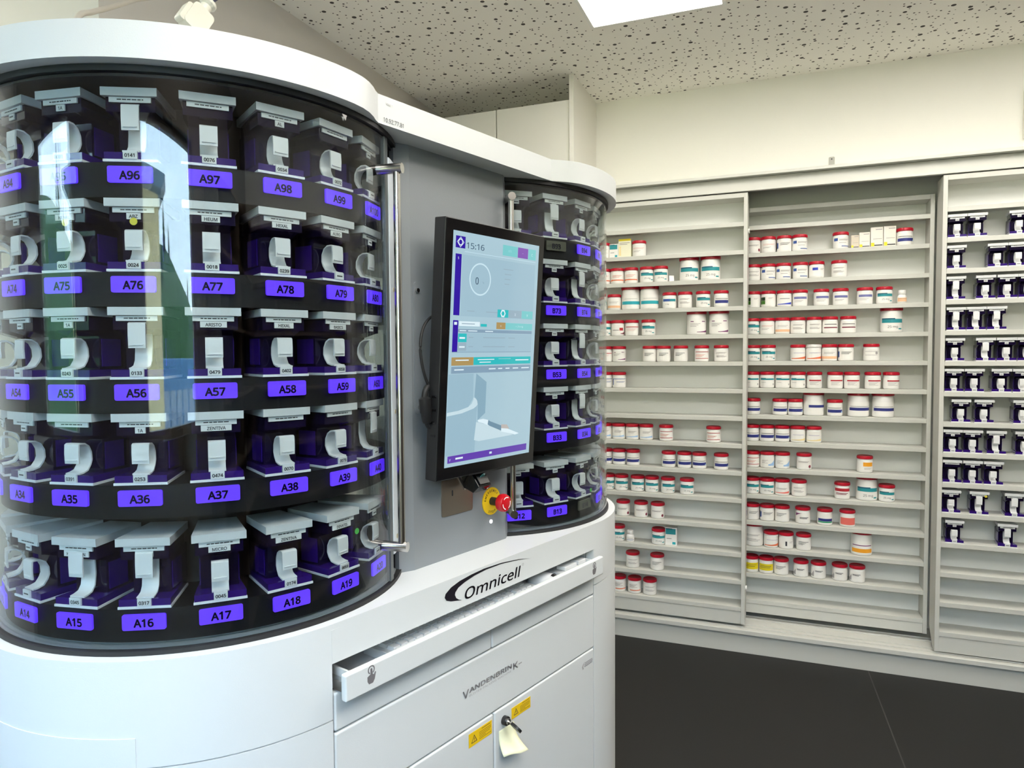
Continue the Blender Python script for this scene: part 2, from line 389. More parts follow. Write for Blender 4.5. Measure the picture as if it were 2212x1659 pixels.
ZS = [round(2.126 - i * .1356, 4) for i in range(15)]
KNOB = mat('knob_white', (0.82, 0.82, 0.80), 0.35)
def shelf_unit(name_label, x0, x1, yf, depth, z0, z1, knob=None, chamfer=False):
    u = empty('shelf_unit', name_label, 'shelf unit', (x0, yf, z0))
    wd = x1 - x0; t = .018
    def side(a, b):
        if chamfer: return MB().prism([(0, 0.02), (.03, -.012), (depth, -.012 + .0), (depth, z1 - z0), (0, z1 - z0)], a, b, PAINT, axis='x')
        return MB().box(a, b, 0, depth, 0, z1 - z0, PAINT)
    if chamfer:
        s = MB().prism([(0, 0), (depth - .09, 0), (depth, .075), (depth, z1 - z0), (0, z1 - z0)], 0, t, PAINT, axis='x')
    else: s = MB().box(0, t, 0, depth, 0, z1 - z0, PAINT)
    s.obj('side_panel', u, smooth=0, bevel=.001)
    MB().box(wd - t, wd, 0, depth, 0, z1 - z0, PAINT).obj('side_panel', u, smooth=0, bevel=.001)
    MB().box(t, wd - t, depth - .008, depth, .0, z1 - z0, PAINTB).obj('back_panel', u, smooth=0)
    MB().box(t, wd - t, 0, depth - .008, z1 - z0 - .022, z1 - z0, PAINT).obj('top_rail', u, smooth=0, bevel=.001)
    kick = MB().box(t, wd - t, .004, .022, 0, ZS[14] - z0 - .022, PAINT); kick.obj('kick_board', u, smooth=0, bevel=.001)
    for z in ZS:
        MB().prism([(.001, z - z0 - .021), (.013, z - z0 - .021), (.013, z - z0 - .010), (depth - .0085, z - z0 - .010), (depth - .0085, z - z0), (.001, z - z0)], t, wd - t, PAINT, axis='x').obj('shelf', u, smooth=0, bevel=.0012)
    if knob:
        for z in knob:
            MB().prism([(.012 * math.cos(a), .012 * math.sin(a)) for a in [2 * PI * i / 20 for i in range(20)]], wd, wd + .008, KNOB, axis='x', xf=lambda x, y, zz, z=z: (x, y + .035, zz + z - z0)).obj('knob', u)
    return u
UL = shelf_unit('left sliding shelf unit, nearest the machine, holding red lidded jars', -1.0, -.176, 3.584, .128, .1425, 2.265, knob=(2.085, .318))
UM = shelf_unit('middle shelf unit set back behind the two sliding ones', -.30, .634, 3.724, .125, .158, 2.215)
UR = shelf_unit('right sliding shelf unit holding purple canisters', .640, 1.95, 3.582, .130, .135, 2.265, chamfer=True)

# bits on the wall above
o = MB().prism(rrect(-.014, .014, 0, .05, .006), 0, .004, WALLC, axis='y').add([(-.003, -.0005, .036), (.003, -.0005, .036), (.003, -.0005, .042), (-.003, -.0005, .042)], [(0, 1, 2, 3)], INK).obj('wall_bracket', loc=(.208, 3.909, 2.425))
tag(o, 'small cream metal bracket on the wall above the middle unit', 'bracket')
o = MB().box(0, .06, 0, .03, 0, .22, mat('duct_grey', (.74, .73, .69), .5)).obj('cable_duct', loc=(1.012, 3.883, 2.47), smooth=0, bevel=.002)
tag(o, 'short grey cable duct on the wall at the right edge', 'cable duct')

# ================================================================= jars, bottles, boxes
C = {k: mat('print_' + k, v, .5) for k, v in dict(
    teal=(0.02, 0.27, 0.31), tealdark=(0.01, 0.10, 0.16), tealbright=(0.02, 0.38, 0.46), navy=(0.025, 0.035, 0.21), red=(0.46, 0.02, 0.035), orange=(0.75, 0.16, 0.06), peach=(0.83, 0.50, 0.30),
    salmon=(0.80, 0.16, 0.13), blue=(0.04, 0.10, 0.36), royal=(0.03, 0.06, 0.50), violet=(0.17, 0.18, 0.42), green=(0.05, 0.17, 0.015), dkgreen=(0.004, 0.03, 0.006), purple=(0.16, 0.02, 0.13), grey=(0.36, 0.35, 0.36), line=(0.30, 0.27, 0.28),
    dark=(0.05, 0.05, 0.06), yellow=(0.76, 0.62, 0.01), amber=(0.85, 0.36, 0.02), lightblue=(0.32, 0.52, 0.80), straw=(0.80, 0.66, 0.34), emerald=(0.02, 0.30, 0.14), pink=(0.74, 0.45, 0.43), maroon=(0.20, 0.02, 0.05), skin=(0.75, 0.35, 0.30), lav=(0.40, 0.36, 0.55)).items()}
# a print is a list of (kind, angle0, angle1, z0, z1, colour); angles in degrees around the label, z in fractions of its height
def lines(a, b, zs, h=.028, c='line'): return [('r', a, b - 12 * (i % 3), z, z + h, c) for i, z in enumerate(zs)]
PR = {
 'plain': lines(-40, 45, (.78, .70, .45, .37, .29)), 'greytop': [('r', -42, 40, .72, .80, 'grey')] + lines(-42, 20, (.62, .54, .46), c='dark'),
 'teal': [('r', -55, 70, .56, .84, 'teal'), ('r', -55, 20, .80, .90, 'tealdark'), ('t', -18, .18, '25 mg', .30), ('r', 40, 62, .06, .16, 'teal')],
 'tealmid': [('r', -62, 75, .26, .52, 'tealbright')] + lines(-40, 50, (.70,), .02), 'tealnavy': [('r', -55, 10, .56, .84, 'blue'), ('r', 10, 65, .56, .84, 'teal'), ('t', -28, .2, '5 mg', .22)],
 'tealline': [('r', -60, 65, .68, .86, 'teal'), ('r', -60, -10, .84, .90, 'tealdark')] + lines(-50, -10, (.42,)) + [('r', 48, 60, .12, .3, 'grey')],
 'navy': [('r', -58, 72, .20, .52, 'navy')] + lines(-52, 60, (.66,), .05, 'dark') + [('r', 58, 76, .20, .34, 'lightblue')], 'navyhigh': [('r', -30, 80, .50, .70, 'navy')], 'navymid': [('r', -60, 72, .34, .56, 'navy')] + lines(-55, 60, (.64,), .025, 'dark'),
 'redline': [('r', -60, 70, .74, .82, 'red')] + lines(-45, 40, (.55, .46, .36), c='pink'), 'redlines': [('r', -55, 65, .84, .90, 'red'), ('r', -55, 65, .13, .19, 'red')] + lines(-50, 30, (.55, .46, .36), .04, 'skin'),
 'redband': [('r', -35, 68, .60, .74, 'red')] + lines(-30, 40, (.48, .38, .28, .2), .024), 'redtop': [('r', -60, 70, .66, .98, 'red')] + lines(-45, 50, (.44, .32), .06, 'maroon'), 'redpatch': [('r', 20, 55, .40, .72, 'red'), ('r', -45, 15, .42, .47, 'dark'), ('q', 30, 75, .02, .30, 'maroon')] ,
 'pinkline': lines(-45, 55, (.72, .62), .04, 'pink') + lines(-45, 20, (.40, .3)), 'orange': [('r', -60, 70, .14, .26, 'orange'), ('q', -75, -40, .1, .32, 'orange')] + lines(-40, 45, (.72, .62, .50), .04, 'skin'),
 'orangeline': [('r', -35, 65, .14, .24, 'orange')] + lines(-40, 30, (.82, .72, .62, .52), .035), 'peach': [('r', -70, 75, .04, .30, 'peach')] + lines(-40, 45, (.70, .58), .03), 'orangelow': [('q', -62, 72, .04, .34, 'orange')] + lines(-40, 60, (.66,), .04, 'lav'),
 'purplecorner': [('q', 0, 72, .04, .22, 'purple'), ('r', -40, -20, .86, .92, 'purple'), ('r', 30, 55, .86, .92, 'purple')] + lines(-42, 20, (.70, .60, .50)), 'purpletop': [('Q', -60, 0, .62, .95, 'purple')] + lines(-20, 50, (.46, .36), .06, 'dark'),
 'blueline': [('r', -60, 70, .78, .84, 'blue'), ('r', -62, -50, .10, .84, 'blue')] + lines(-20, 60, (.5, .42), .03, 'blue') , 'wave': [('q', -60, 60, .10, .30, 'lightblue')] + lines(-30, 45, (.76, .68, .58)), 'dot': [('o', 52, .18, .16, 'maroon')] + lines(-45, 45, (.70, .60), .04),
 'darkside': [('r', -75, -50, .2, .8, 'blue'), ('r', -80, -66, .1, .9, 'dark')] + lines(-30, 50, (.74, .64, .54), .035, 'dark'), 'darkline': [('r', -55, 60, .34, .46, 'maroon')] + lines(-50, 50, (.72,), .06, 'dark'), 'darkbar': [('r', -12, 2, .16, .66, 'dark')] + lines(20, 55, (.6, .5)),
 'bluecorner': [('r', -62, -28, .62, .92, 'blue'), ('r', 0, 65, .02, .10, 'blue')] + lines(-18, 60, (.76, .66, .40), .04), 'bluepatch': [('r', -34, 8, .62, .90, 'royal')] + lines(25, 65, (.76, .66)), 'bluelow': [('q', -55, 70, .04, .30, 'royal')] + lines(-30, 50, (.64,), .05, 'dark'),
 'violet': [('r', -45, 65, .58, .82, 'violet')] + lines(-40, 30, (.38, .26), .03), 'green': [('r', -70, -20, .52, .88, 'dkgreen'), ('r', -70, -20, .12, .50, 'green')] + lines(5, 45, (.8, .7)),
 'greydot': [('o', 42, .62, .14, 'grey')] + lines(-45, 60, (.78, .40), .035), 'yellowlow': [('q', -60, 70, .04, .30, 'straw')] + lines(-40, 50, (.62,), .04, 'lav'), 'lightblue': [('q', 15, 72, .08, .72, 'lightblue')] + lines(-40, 10, (.66, .56, .46, .36)),
 'amberpatch': [('r', -8, 70, .50, .92, 'amber')] + lines(0, 60, (.30, .2), .03), 'amberlow': [('r', -60, 66, .10, .40, 'amber')] + lines(-55, 60, (.62,), .06, 'purple'), 'salmonlow': [('q', -60, 72, .06, .30, 'salmon')] + lines(-45, 50, (.60, .5), .03),
 'salmon': [('r', -58, 70, .06, .80, 'salmon')], 'navygreen': [('r', -55, 70, .26, .54, 'navy'), ('r', -55, 70, .10, .24, 'emerald')], 'yellow': [('r', -60, 75, .16, .88, 'yellow')] + lines(-50, 50, (.62, .46), .04, 'dark'), 'swirl': [('q', -78, -40, .04, .70, 'grey')] + lines(-30, 30, (.66, .56), .05, 'dark'),
}
DESC = {'plain': 'plain white label', 'greytop': 'grey printed lines', 'teal': 'teal band and dosage print', 'tealmid': 'bright teal band', 'tealnavy': 'half navy half teal band', 'tealline': 'slim teal band', 'navy': 'navy band', 'navyhigh': 'navy band on its right', 'navymid': 'navy band at mid height',
 'redline': 'thin red line', 'redlines': 'two thin red lines', 'redband': 'red band', 'redtop': 'deep red top band', 'redpatch': 'red square', 'pinkline': 'faint pink print', 'orange': 'orange stripe and print', 'orangeline': 'thin orange stripe', 'peach': 'peach base', 'orangelow': 'orange wave', 'purplecorner': 'purple corner', 'purpletop': 'purple top corner',
 'blueline': 'fine blue lines', 'wave': 'pale blue wave', 'dot': 'dark red dot', 'darkside': 'dark side stripe', 'darkline': 'dark brown line', 'darkbar': 'short dark bar', 'bluecorner': 'blue corner patch', 'bluepatch': 'blue square patch', 'bluelow': 'royal blue base', 'violet': 'lavender blue band', 'green': 'green blocks',
 'greydot': 'grey round mark', 'yellowlow': 'straw yellow wave', 'lightblue': 'light blue patch', 'amberpatch': 'amber square', 'amberlow': 'broad amber band', 'salmonlow': 'salmon wave', 'salmon': 'salmon red label', 'navygreen': 'navy and green bands', 'yellow': 'yellow label', 'swirl': 'grey curved swoosh'}
def wrap(mb, r, a0, a1, z0, z1, m, kind='r'):
    n = max(2, int(abs(a1 - a0) / 8)); vs = []
    for i in range(n + 1):
        t = i / n; a = math.radians(a0 + (a1 - a0) * t)
        zl, zh = z0, z1
        if kind == 'q': zh = z0 + (z1 - z0) * (.25 + .75 * t * t)
        if kind == 'Q': zl = z1 - (z1 - z0) * (1 - t) ** 1.5
        vs += [(r * math.sin(a), -r * math.cos(a), zl), (r * math.sin(a), -r * math.cos(a), zh)]
    mb.add(vs, [(2 * i, 2 * i + 2, 2 * i + 3, 2 * i + 1) for i in range(n)], m)
JARG = {}
def jar_meshes(kind, style):
    big = kind == 'J'; R = .047 if big else .0345; H = .122 if big else .0815; lh = .019 if big else .0145
    zb = H - lh
    k = ('body', big)
    if k not in JARG:
        JARG[k] = MB().lathe([(R * .86, 0), (R * .97, .002), (R, .006), (R, zb - .010), (R * .985, zb - .006), (R * .93, zb - .002), (R * .90, zb)], JARW, n=28).mesh('jar_body')
        for lm, nm in ((RED, 'lid'), (JARW, 'lidw')):
            L_ = MB(); vsn = 48; rl = R * 1.025
            prof = [(rl * .97, zb), (rl, zb + .001), (rl, H - .004), (rl * .985, H - .0015), (rl * .93, H), (rl * .88, H - .0012)]
            L_.lathe(prof, lm, n=36)
            for i in range(36):
                a = 2 * PI * (i + .5) / 36
                L_.box(-.0011, .0011, -rl - .0007, -rl + .001, zb + .0015, H - .0045, lm, xf=lambda x, y, z, a=a: (x * math.cos(a) - y * math.sin(a), x * math.sin(a) + y * math.cos(a), z))
            JARG[(nm, big)] = L_.mesh('jar_lid')
    k = ('label', big, style)
    if k not in JARG:
        z0, z1 = .009, zb - (.030 if big else .012); h = z1 - z0; mb = MB()
        vs = []; n = 28; rl = R + .0004
        for i in range(n): a = 2 * PI * i / n; vs += [(rl * math.cos(a), rl * math.sin(a), z0), (rl * math.cos(a), rl * math.sin(a), z1)]
        mb.add(vs, [(2 * i, 2 * ((i + 1) % n), 2 * ((i + 1) % n) + 1, 2 * i + 1) for i in range(n)], JLABEL)
        for q, e in enumerate(PR[style]):
            rq = R + .0008 + .0001 * q
            if e[0] in 'rqQ': wrap(mb, rq, e[1], e[2], z0 + h * e[3], z0 + h * e[4], C[e[5]], e[0])
            elif e[0] == 'o':
                a0, zc, rad, c = e[1:]; vs = [(math.radians(a0), z0 + h * zc)] + [(math.radians(a0) + rad * h / R * math.cos(t), z0 + h * zc + rad * h * math.sin(t)) for t in [2 * PI * i / 14 for i in range(14)]]
                mb.add([(rq * math.sin(a), -rq * math.cos(a), z) for a, z in vs], [(0, i, i % 14 + 1) for i in range(1, 15)], C[c])
            elif e[0] == 't':
                vs, fs, wd = text_mesh(e[3], h * e[4], 'LEFT', 0, 0)
                mb.add([(rq * math.sin((x / R) + math.radians(e[1])), -rq * math.cos((x / R) + math.radians(e[1])), z0 + h * e[2] + z) for x, z in vs], fs, C['dark'])
        JARG[k] = mb.mesh('jar_label')
    return JARG[('body', big)], JARG[('lidw' if kind == 'jw' else 'lid', big)], JARG[k]
WB_B = MB().lathe([(.018, 0), (.0205, .003), (.0205, .030), (.017, .037), (.0135, .040), (.0135, .043)], JARW, n=24).mesh('bottle_body')
WB_C = MB().lathe([(.0155, .0432), (.016, .045), (.016, .060), (.0145, .062)], JARW, n=24).mesh('bottle_cap')
WB_L = {}
for nm, cc in (('whitebottle', 'blue'), ('peachbottle', 'peach')):
    l = MB(); wrap(l, .0209, -180, 180, .006, .028, JLABEL); wrap(l, .0213, -60, 60, .012 if nm[0] == 'w' else .008, .014 if nm[0] == 'w' else .026, C[cc]); wrap(l, .0215, -40, 40, .020, .0215, C['line'])
    WB_L[nm] = l.mesh('bottle_label')
def box_thing(style, wd, h, loc, rot, label, group):
    dp = wd * .55; o = empty('medicine_box', label, 'box', loc, rot, group)
    bm_ = {'tealbox': JLABEL, 'yelbox': mat('carton_cream', (.80, .78, .60), .5), 'whitebox': mat('carton_white', (.76, .73, .66), .5), 'beigebox': mat('carton_beige', (.62, .55, .45), .5)}[style]
    MB().box(-wd / 2, wd / 2, -dp / 2, dp / 2, 0, h, bm_).obj('carton', o, smooth=0, bevel=.0008)
    y = -dp / 2 - .0004; p = MB()
    def rc(u0, u1, v0, v1, c): p.add([(wd * (u0 - .5), y, h * v0), (wd * (u1 - .5), y, h * v0), (wd * (u1 - .5), y, h * v1), (wd * (u0 - .5), y, h * v1)], [(0, 1, 2, 3)], C[c])
    if style == 'tealbox': rc(.04, .9, .62, .94, 'teal'); rc(.04, .6, .90, .96, 'tealdark'); rc(.12, .55, .36, .40, 'line'); rc(.62, .9, .06, .2, 'tealbright')
    elif style == 'yelbox': rc(0.02, .98, .88, .99, 'yellow'); rc(.08, .9, .76, .79, 'line'); rc(.08, .7, .68, .71, 'line'); rc(.06, .2, .1, .6, 'straw')
    else: rc(.4, .92, .86, .90, 'line'); rc(.2, .9, .40, .42, 'line'); rc(.04, .3, .04, .22, 'yellow'); rc(.3, .95, .06, .12, 'dark')
    p.obj('print', o, smooth=0)
def fill(items, yf, unit, group):
    for s, row in items.items():
        n = len(row)
        for i, e in enumerate(row):
            kind, style = e[1], e[2]; z = ZS[s] + .0004
            pos = (ORD[i + 1] + ' from left') if unit == 'middle' else (ORD[n - i] + ' from right')
            where = '%s, %s shelf down, %s unit' % (pos, ORD[s + 1], unit)
            if kind == 'b':
                nm = {'tealbox': 'white box with teal panel', 'yelbox': 'cream box with yellow top', 'whitebox': 'plain white medicine box', 'beigebox': 'small beige medicine box'}[style]
                box_thing(style, e[3], e[4], (e[0], yf + .03 + e[3] * .28, z), random.uniform(-.04, .04), nm + ', ' + where, 'medicine boxes on the shelves'); continue
            r = {'j': .0345, 'jw': .0345, 'J': .047, 'w': .021}[kind]
            face = math.atan2(e[0], 3.6) * -.6
            loc = (e[0], yf + .014 + r, z)
            if kind == 'w':
                o = empty('pill_bottle', ('small white pill bottle, ' if style[0] == 'w' else 'small white bottle with peach label, ') + where, 'bottle', loc, face)
                child(WB_B, 'bottle_body', o); child(WB_C, 'cap', o); child(WB_L[style], 'label', o); continue
            nm = ('big red-lidded jar, ' if kind == 'J' else 'white-lidded jar, ' if kind == 'jw' else 'red-lidded jar, ') + DESC[style]
            o = empty('pill_jar', nm + ', ' + where, 'jar', loc, face + random.uniform(-.12, .12), group)
            b, l, t = jar_meshes(kind, style)
            child(b, 'jar_body', o); child(l, 'lid', o); child(t, 'jar_label', o)
LEFT_ITEMS = {
    1: [(-0.9002, 'j', 'plain'), (-0.8403, 'b', 'tealbox', 0.047, 0.072), (-0.783, 'b', 'yelbox', 0.066, 0.096), (-0.711, 'j', 'pinkline')],
    2: [(-0.897, 'j', 'orange'), (-0.825, 'j', 'orange'), (-0.752, 'j', 'orange'), (-0.671, 'j', 'teal'), (-0.599, 'j', 'teal'), (-0.459, 'J', 'teal'), (-0.354, 'J', 'teal')],
    3: [(-0.8416, 'j', 'peach'), (-0.757, 'J', 'tealmid'), (-0.66, 'J', 'tealmid'), (-0.555, 'j', 'tealnavy'), (-0.477, 'j', 'plain'), (-0.388, 'j', 'teal'), (-0.301, 'j', 'navy')],
    4: [(-0.895, 'j', 'teal'), (-0.823, 'j', 'redpatch'), (-0.749, 'j', 'redline'), (-0.662, 'j', 'teal'), (-0.421, 'J', 'purplecorner'), (-0.312, 'J', 'purplecorner')],
    5: [(-0.888, 'j', 'redline'), (-0.816, 'j', 'purplecorner'), (-0.656, 'j', 'greytop'), (-0.584, 'j', 'greytop'), (-0.497, 'j', 'greytop'), (-0.394, 'j', 'redlines'), (-0.299, 'j', 'plain')],
    6: [(-0.888, 'j', 'blueline'), (-0.816, 'j', 'blueline')],
    8: [(-0.89, 'j', 'wave'), (-0.818, 'j', 'wave'), (-0.746, 'j', 'wave'), (-0.673, 'j', 'wave'), (-0.57, 'j', 'redlines'), (-0.334, 'j', 'redlines')],
    9: [(-0.888, 'j', 'navy'), (-0.816, 'j', 'navy'), (-0.742, 'j', 'navy'), (-0.557, 'j', 'navy'), (-0.477, 'j', 'navy'), (-0.403, 'j', 'navy'), (-0.296, 'j', 'navy')],
    10: [(-0.876, 'j', 'teal'), (-0.804, 'j', 'teal'), (-0.718, 'j', 'teal'), (-0.643, 'j', 'teal'), (-0.56, 'j', 'teal'), (-0.464, 'j', 'teal')],
    11: [(-0.795, 'j', 'dot'), (-0.7, 'j', 'dot'), (-0.613, 'j', 'dot')],
    12: [(-0.821, 'j', 'teal'), (-0.754, 'w', 'whitebottle'), (-0.6079, 'j', 'teal'), (-0.542, 'b', 'tealbox', 0.059, 0.092)],
    13: [(-0.744, 'j', 'plain'), (-0.615, 'j', 'greytop')],
    14: [(-0.816, 'j', 'orangeline'), (-0.734, 'j', 'orangeline'), (-0.653, 'j', 'plain')],
}
MIDDLE_ITEMS = {
    1: [(-0.157, 'j', 'dot'), (-0.085, 'j', 'pinkline'), (-0.011, 'j', 'darkside'), (0.061, 'j', 'bluecorner'), (0.245, 'j', 'bluecorner'), (0.307, 'b', 'beigebox', 0.034, 0.062), (0.348, 'b', 'whitebox', 0.046, 0.073), (0.401, 'b', 'whitebox', 0.053, 0.094), (0.455, 'b', 'whitebox', 0.052, 0.096), (0.519, 'j', 'navy')],
    2: [(-0.157, 'j', 'plain'), (-0.085, 'j', 'bluecorner'), (-0.013, 'j', 'bluecorner'), (0.065, 'j', 'bluecorner'), (0.139, 'j', 'bluepatch'), (0.24, 'j', 'plain')],
    3: [(-0.155, 'j', 'green'), (-0.083, 'j', 'green'), (-0.008, 'j', 'bluelow'), (0.065, 'j', 'violet'), (0.162, 'j', 'violet'), (0.248, 'j', 'violet'), (0.354, 'j', 'violet'), (0.438, 'j', 'teal'), (0.511, 'w', 'peachbottle')],
    4: [(-0.159, 'j', 'teal'), (-0.087, 'j', 'pinkline'), (-0.015, 'j', 'peach'), (0.057, 'j', 'plain'), (0.131, 'j', 'plain'), (0.203, 'j', 'darkline'), (0.283, 'j', 'darkline'), (0.471, 'J', 'teal')],
    5: [(-0.154, 'j', 'teal'), (-0.081, 'j', 'teal'), (0.058, 'j', 'orangelow'), (0.13, 'jw', 'orangelow'), (0.202, 'j', 'peach'), (0.275, 'j', 'darkside'), (0.386, 'j', 'greydot')],
    6: [(-0.157, 'j', 'tealline'), (-0.085, 'j', 'tealline'), (-0.012, 'j', 'tealline'), (0.06, 'j', 'tealline'), (0.135, 'j', 'redband'), (0.229, 'j', 'redband'), (0.303, 'j', 'redband'), (0.394, 'j', 'redband'), (0.473, 'j', 'redband')],
    7: [(-0.152, 'j', 'navy'), (-0.0236, 'j', 'navy'), (0.0484, 'j', 'navy'), (0.133, 'J', 'navyhigh'), (0.229, 'j', 'navy'), (0.334, 'J', 'navymid'), (0.441, 'J', 'navymid')],
    8: [(-0.156, 'j', 'navy'), (-0.084, 'j', 'navy'), (-0.011, 'j', 'navy'), (0.062, 'j', 'yellowlow'), (0.136, 'j', 'yellowlow')],
    9: [(-0.153, 'j', 'redlines'), (-0.081, 'j', 'lightblue'), (-0.009, 'j', 'lightblue'), (0.092, 'j', 'dot'), (0.365, 'j', 'amberpatch')],
    10: [(-0.153, 'j', 'teal'), (-0.081, 'j', 'teal'), (-0.009, 'j', 'salmonlow'), (0.07, 'j', 'plain'), (0.267, 'j', 'redtop'), (0.376, 'J', 'teal'), (0.462, 'j', 'teal')],
    11: [(-0.152, 'j', 'darkside'), (-0.08, 'j', 'darkside'), (-0.008, 'j', 'greytop'), (0.089, 'j', 'purpletop'), (0.19, 'j', 'navygreen'), (0.292, 'j', 'salmon')],
    12: [(-0.1446, 'J', 'plain'), (-0.06, 'j', 'orangelow'), (0.012, 'j', 'darkbar'), (0.094, 'j', 'greytop'), (0.357, 'J', 'amberlow')],
    13: [(-0.154, 'j', 'yellow'), (-0.082, 'j', 'yellow'), (-0.01, 'j', 'greytop'), (0.083, 'j', 'swirl'), (0.164, 'j', 'swirl'), (0.261, 'j', 'swirl'), (0.339, 'j', 'swirl')],
}
fill(LEFT_ITEMS, 3.584, 'left', 'jars on the left shelf unit')
fill(MIDDLE_ITEMS, 3.724, 'middle', 'jars on the middle shelf unit')
o = MB().add([(-.012, 0, 0), (.012, 0, 0), (.012, .010, .034), (-.012, .010, .034), (-.012, .0006, 0), (.012, .0006, 0), (.012, .0106, .034), (-.012, .0106, .034)], [(0, 1, 2, 3), (7, 6, 5, 4), (0, 4, 5, 1), (1, 5, 6, 2), (2, 6, 7, 3), (3, 7, 4, 0)], JLABEL).obj('paper_slip', loc=(-.545, 3.64, ZS[2] + .0004), rot=.3, smooth=0)
tag(o, 'small white paper slip leaning right of two teal banded jars, left unit', 'paper')

# ================================================================= canisters
CW = .0745; CD = .100; CH = .1015; BK = .052     # front width, depth, height, back width
def wedge(wf, wb, y0, y1): return [(-wf / 2, y0), (wf / 2, y0), (wb / 2, y1), (-wb / 2, y1)]
m_foot = MB().prism(wedge(CW * .98, BK, 0, CD), 0, .0035, PLATE).mesh('foot_plate')
m_base = MB().prism(wedge(CW * .95, BK * .95, .0015, CD - .002), .0036, .0135, CBASE).mesh('base')
b_ = MB(); bw = CW * .88
# body: full depth above, set back below so the clip has room
b_.prism([(-bw / 2, .006), (bw / 2, .006), (bw / 2 * .98, .03), (BK * .44, CD - .004), (-BK * .44, CD - .004), (-bw / 2 * .98, .03)], .070, .0898, CBODY)
b_.prism([(.006, .0699), (.030, .062), (.030, .0136), (CD - .004, .0136), (CD - .004, .0699)], -bw / 2 * .8, bw / 2 * .8, CBODY, axis='x')
m_body = b_.mesh('canister_body')
m_glow = [MB().box(q * (bw / 2 * .80 + .0002), q * (bw / 2 * .80 + .0015), .034, .070, .018, .058, CBASE).mesh('side_window') for q in (-1, 1)]
m_lid = MB().prism(wedge(CW, BK + .004, 0, CD), .0900, CH, LID).mesh('lid')
def clip_mesh(long):
    # C-shaped spring clip seen from the side: hanging flap in front, loop behind, foot below
    top = .0795 if long else .058; low = .044 if long else .030
    path = [(.0035, low), (.0028, (low + top) / 2), (.0035, top - .001), (.006, top), (.014, top - .0005), (.021, top - .005), (.0255, top - .014), (.0262, (.016 + top) / 2 - .004), (.0235, .026), (.018, .0185), (.010, .0160), (.003, .0152)]
    n = len(path); P = [Vector(p) for p in path]; L_, R_ = [], []
    for i in range(n):
        d = (P[min(i + 1, n - 1)] - P[max(i - 1, 0)]).normalized(); nn = Vector((-d.y, d.x)) * .0011
        L_.append(P[i] + nn); R_.append(P[i] - nn)
    hw = .0118; vs = []
    for i in range(n):
        for x in (-hw, hw): vs.append((x, L_[i].x, L_[i].y)); vs.append((x, R_[i].x, R_[i].y))
    fs = []
    for i in range(n - 1):
        a, b = i * 4, i * 4 + 4
        fs += [(a, b, b + 2, a + 2), (a + 1, a + 3, b + 3, b + 1), (a, a + 1, b + 1, b), (a + 2, b + 2, b + 3, a + 3)]
    fs += [(0, 2, 3, 1), (4 * n - 4, 4 * n - 3, 4 * n - 1, 4 * n - 2)]
    m = MB(); m.add(vs, fs, CLIP); m.box(-.009, .009, .0008, .0024, low + .004, low + .0055, CLIP)
    return m.mesh('clip', 50)
m_clip = {False: clip_mesh(False), True: clip_mesh(True)}
def tag_mesh(maker):
    m = MB(); m.box(-.0277, .0277, .0036, .0058, .0822, .0893, PAPER)
    rr = random.Random(maker + 'x'); x = -.017
    while x < .016:
        l = .0025 + rr.random() * .005; m.box(x, min(x + l, .018), .0034, .0036, .0852, .0867, INK); x += l + .0012
    if maker:
        wd = max(.014, .0056 * len(maker) + .002); m.box(-wd / 2, wd / 2, .0040, .0058, .0732, .0817, PAPER)
        if maker != '-': m.text(maker, .0078, INK, 0, .0038, .0748, bold=.00018)
        else: m.box(-wd / 2 + .002, wd / 2 - .002, .0038, .0040, .0765, .0785, INK)
    return m.mesh('name_tag', 0)
def num_mesh(num):
    m = MB(); m.box(-.0094, .0094, -.0012, .0015, .0038, .0146, PAPER)
    if num: m.text(num, .0080, INK, 0, -.0014, .0064, bold=.00028)
    else: m.box(-.006, .006, -.0014, -.0012, .008, .0100, INK)
    return m.mesh('number_tag', 0)
TAGS = {}
def canister(label, loc, rot, maker='', num='', long=False, dot=None, group=None):
    c = empty('pill_canister', label, 'canister', loc, rot, group)
    child(m_foot, 'foot_plate', c); child(m_base, 'base', c); child(m_body, 'canister_body', c); child(m_lid, 'lid', c); child(m_glow[0], 'side_window', c); child(m_glow[1], 'side_window', c)
    child(m_clip[long], 'clip', c)
    if ('t', maker) not in TAGS: TAGS[('t', maker)] = tag_mesh(maker)
    if ('n', num) not in TAGS: TAGS[('n', num)] = num_mesh(num)
    child(TAGS[('t', maker)], 'name_tag', c); child(TAGS[('n', num)], 'number_tag', c)
    if dot:
        MB().prism([(.0052 * math.cos(t), .0052 * math.sin(t)) for t in [2 * PI * i / 16 for i in range(16)]], -.0012, -.0008, mat('dot_' + dot[0], dot[1], .5), axis='y', xf=lambda x, y, z: (x + dot[2], y, z + dot[3])).obj('sticker_dot', c, label=dot[0] + ' round sticker')
    return c
RIGHT_CANISTERS = {
    1: [0.697, 0.7728, 0.925], 2: [0.697, 0.849, 0.9248], 3: [0.697, 0.808, 0.888, 0.9638], 4: [0.7, 0.7758, 0.8516], 5: [0.698, 0.813, 0.89, 0.9658], 6: [0.697, 0.774, 0.874, 0.952],
    7: [0.726, 0.813, 0.956], 8: [0.697, 0.773, 0.861, 0.966], 9: [0.697, 0.775, 0.853], 10: [0.696, 0.802, 0.933], 11: [0.711, 0.91],
}
LONGC = {(3, 0), (4, 0), (4, 1), (4, 2), (5, 1), (8, 2), (10, 1), (10, 2), (11, 1)}
NOMAK = {(2, 1), (2, 2), (9, 0)}
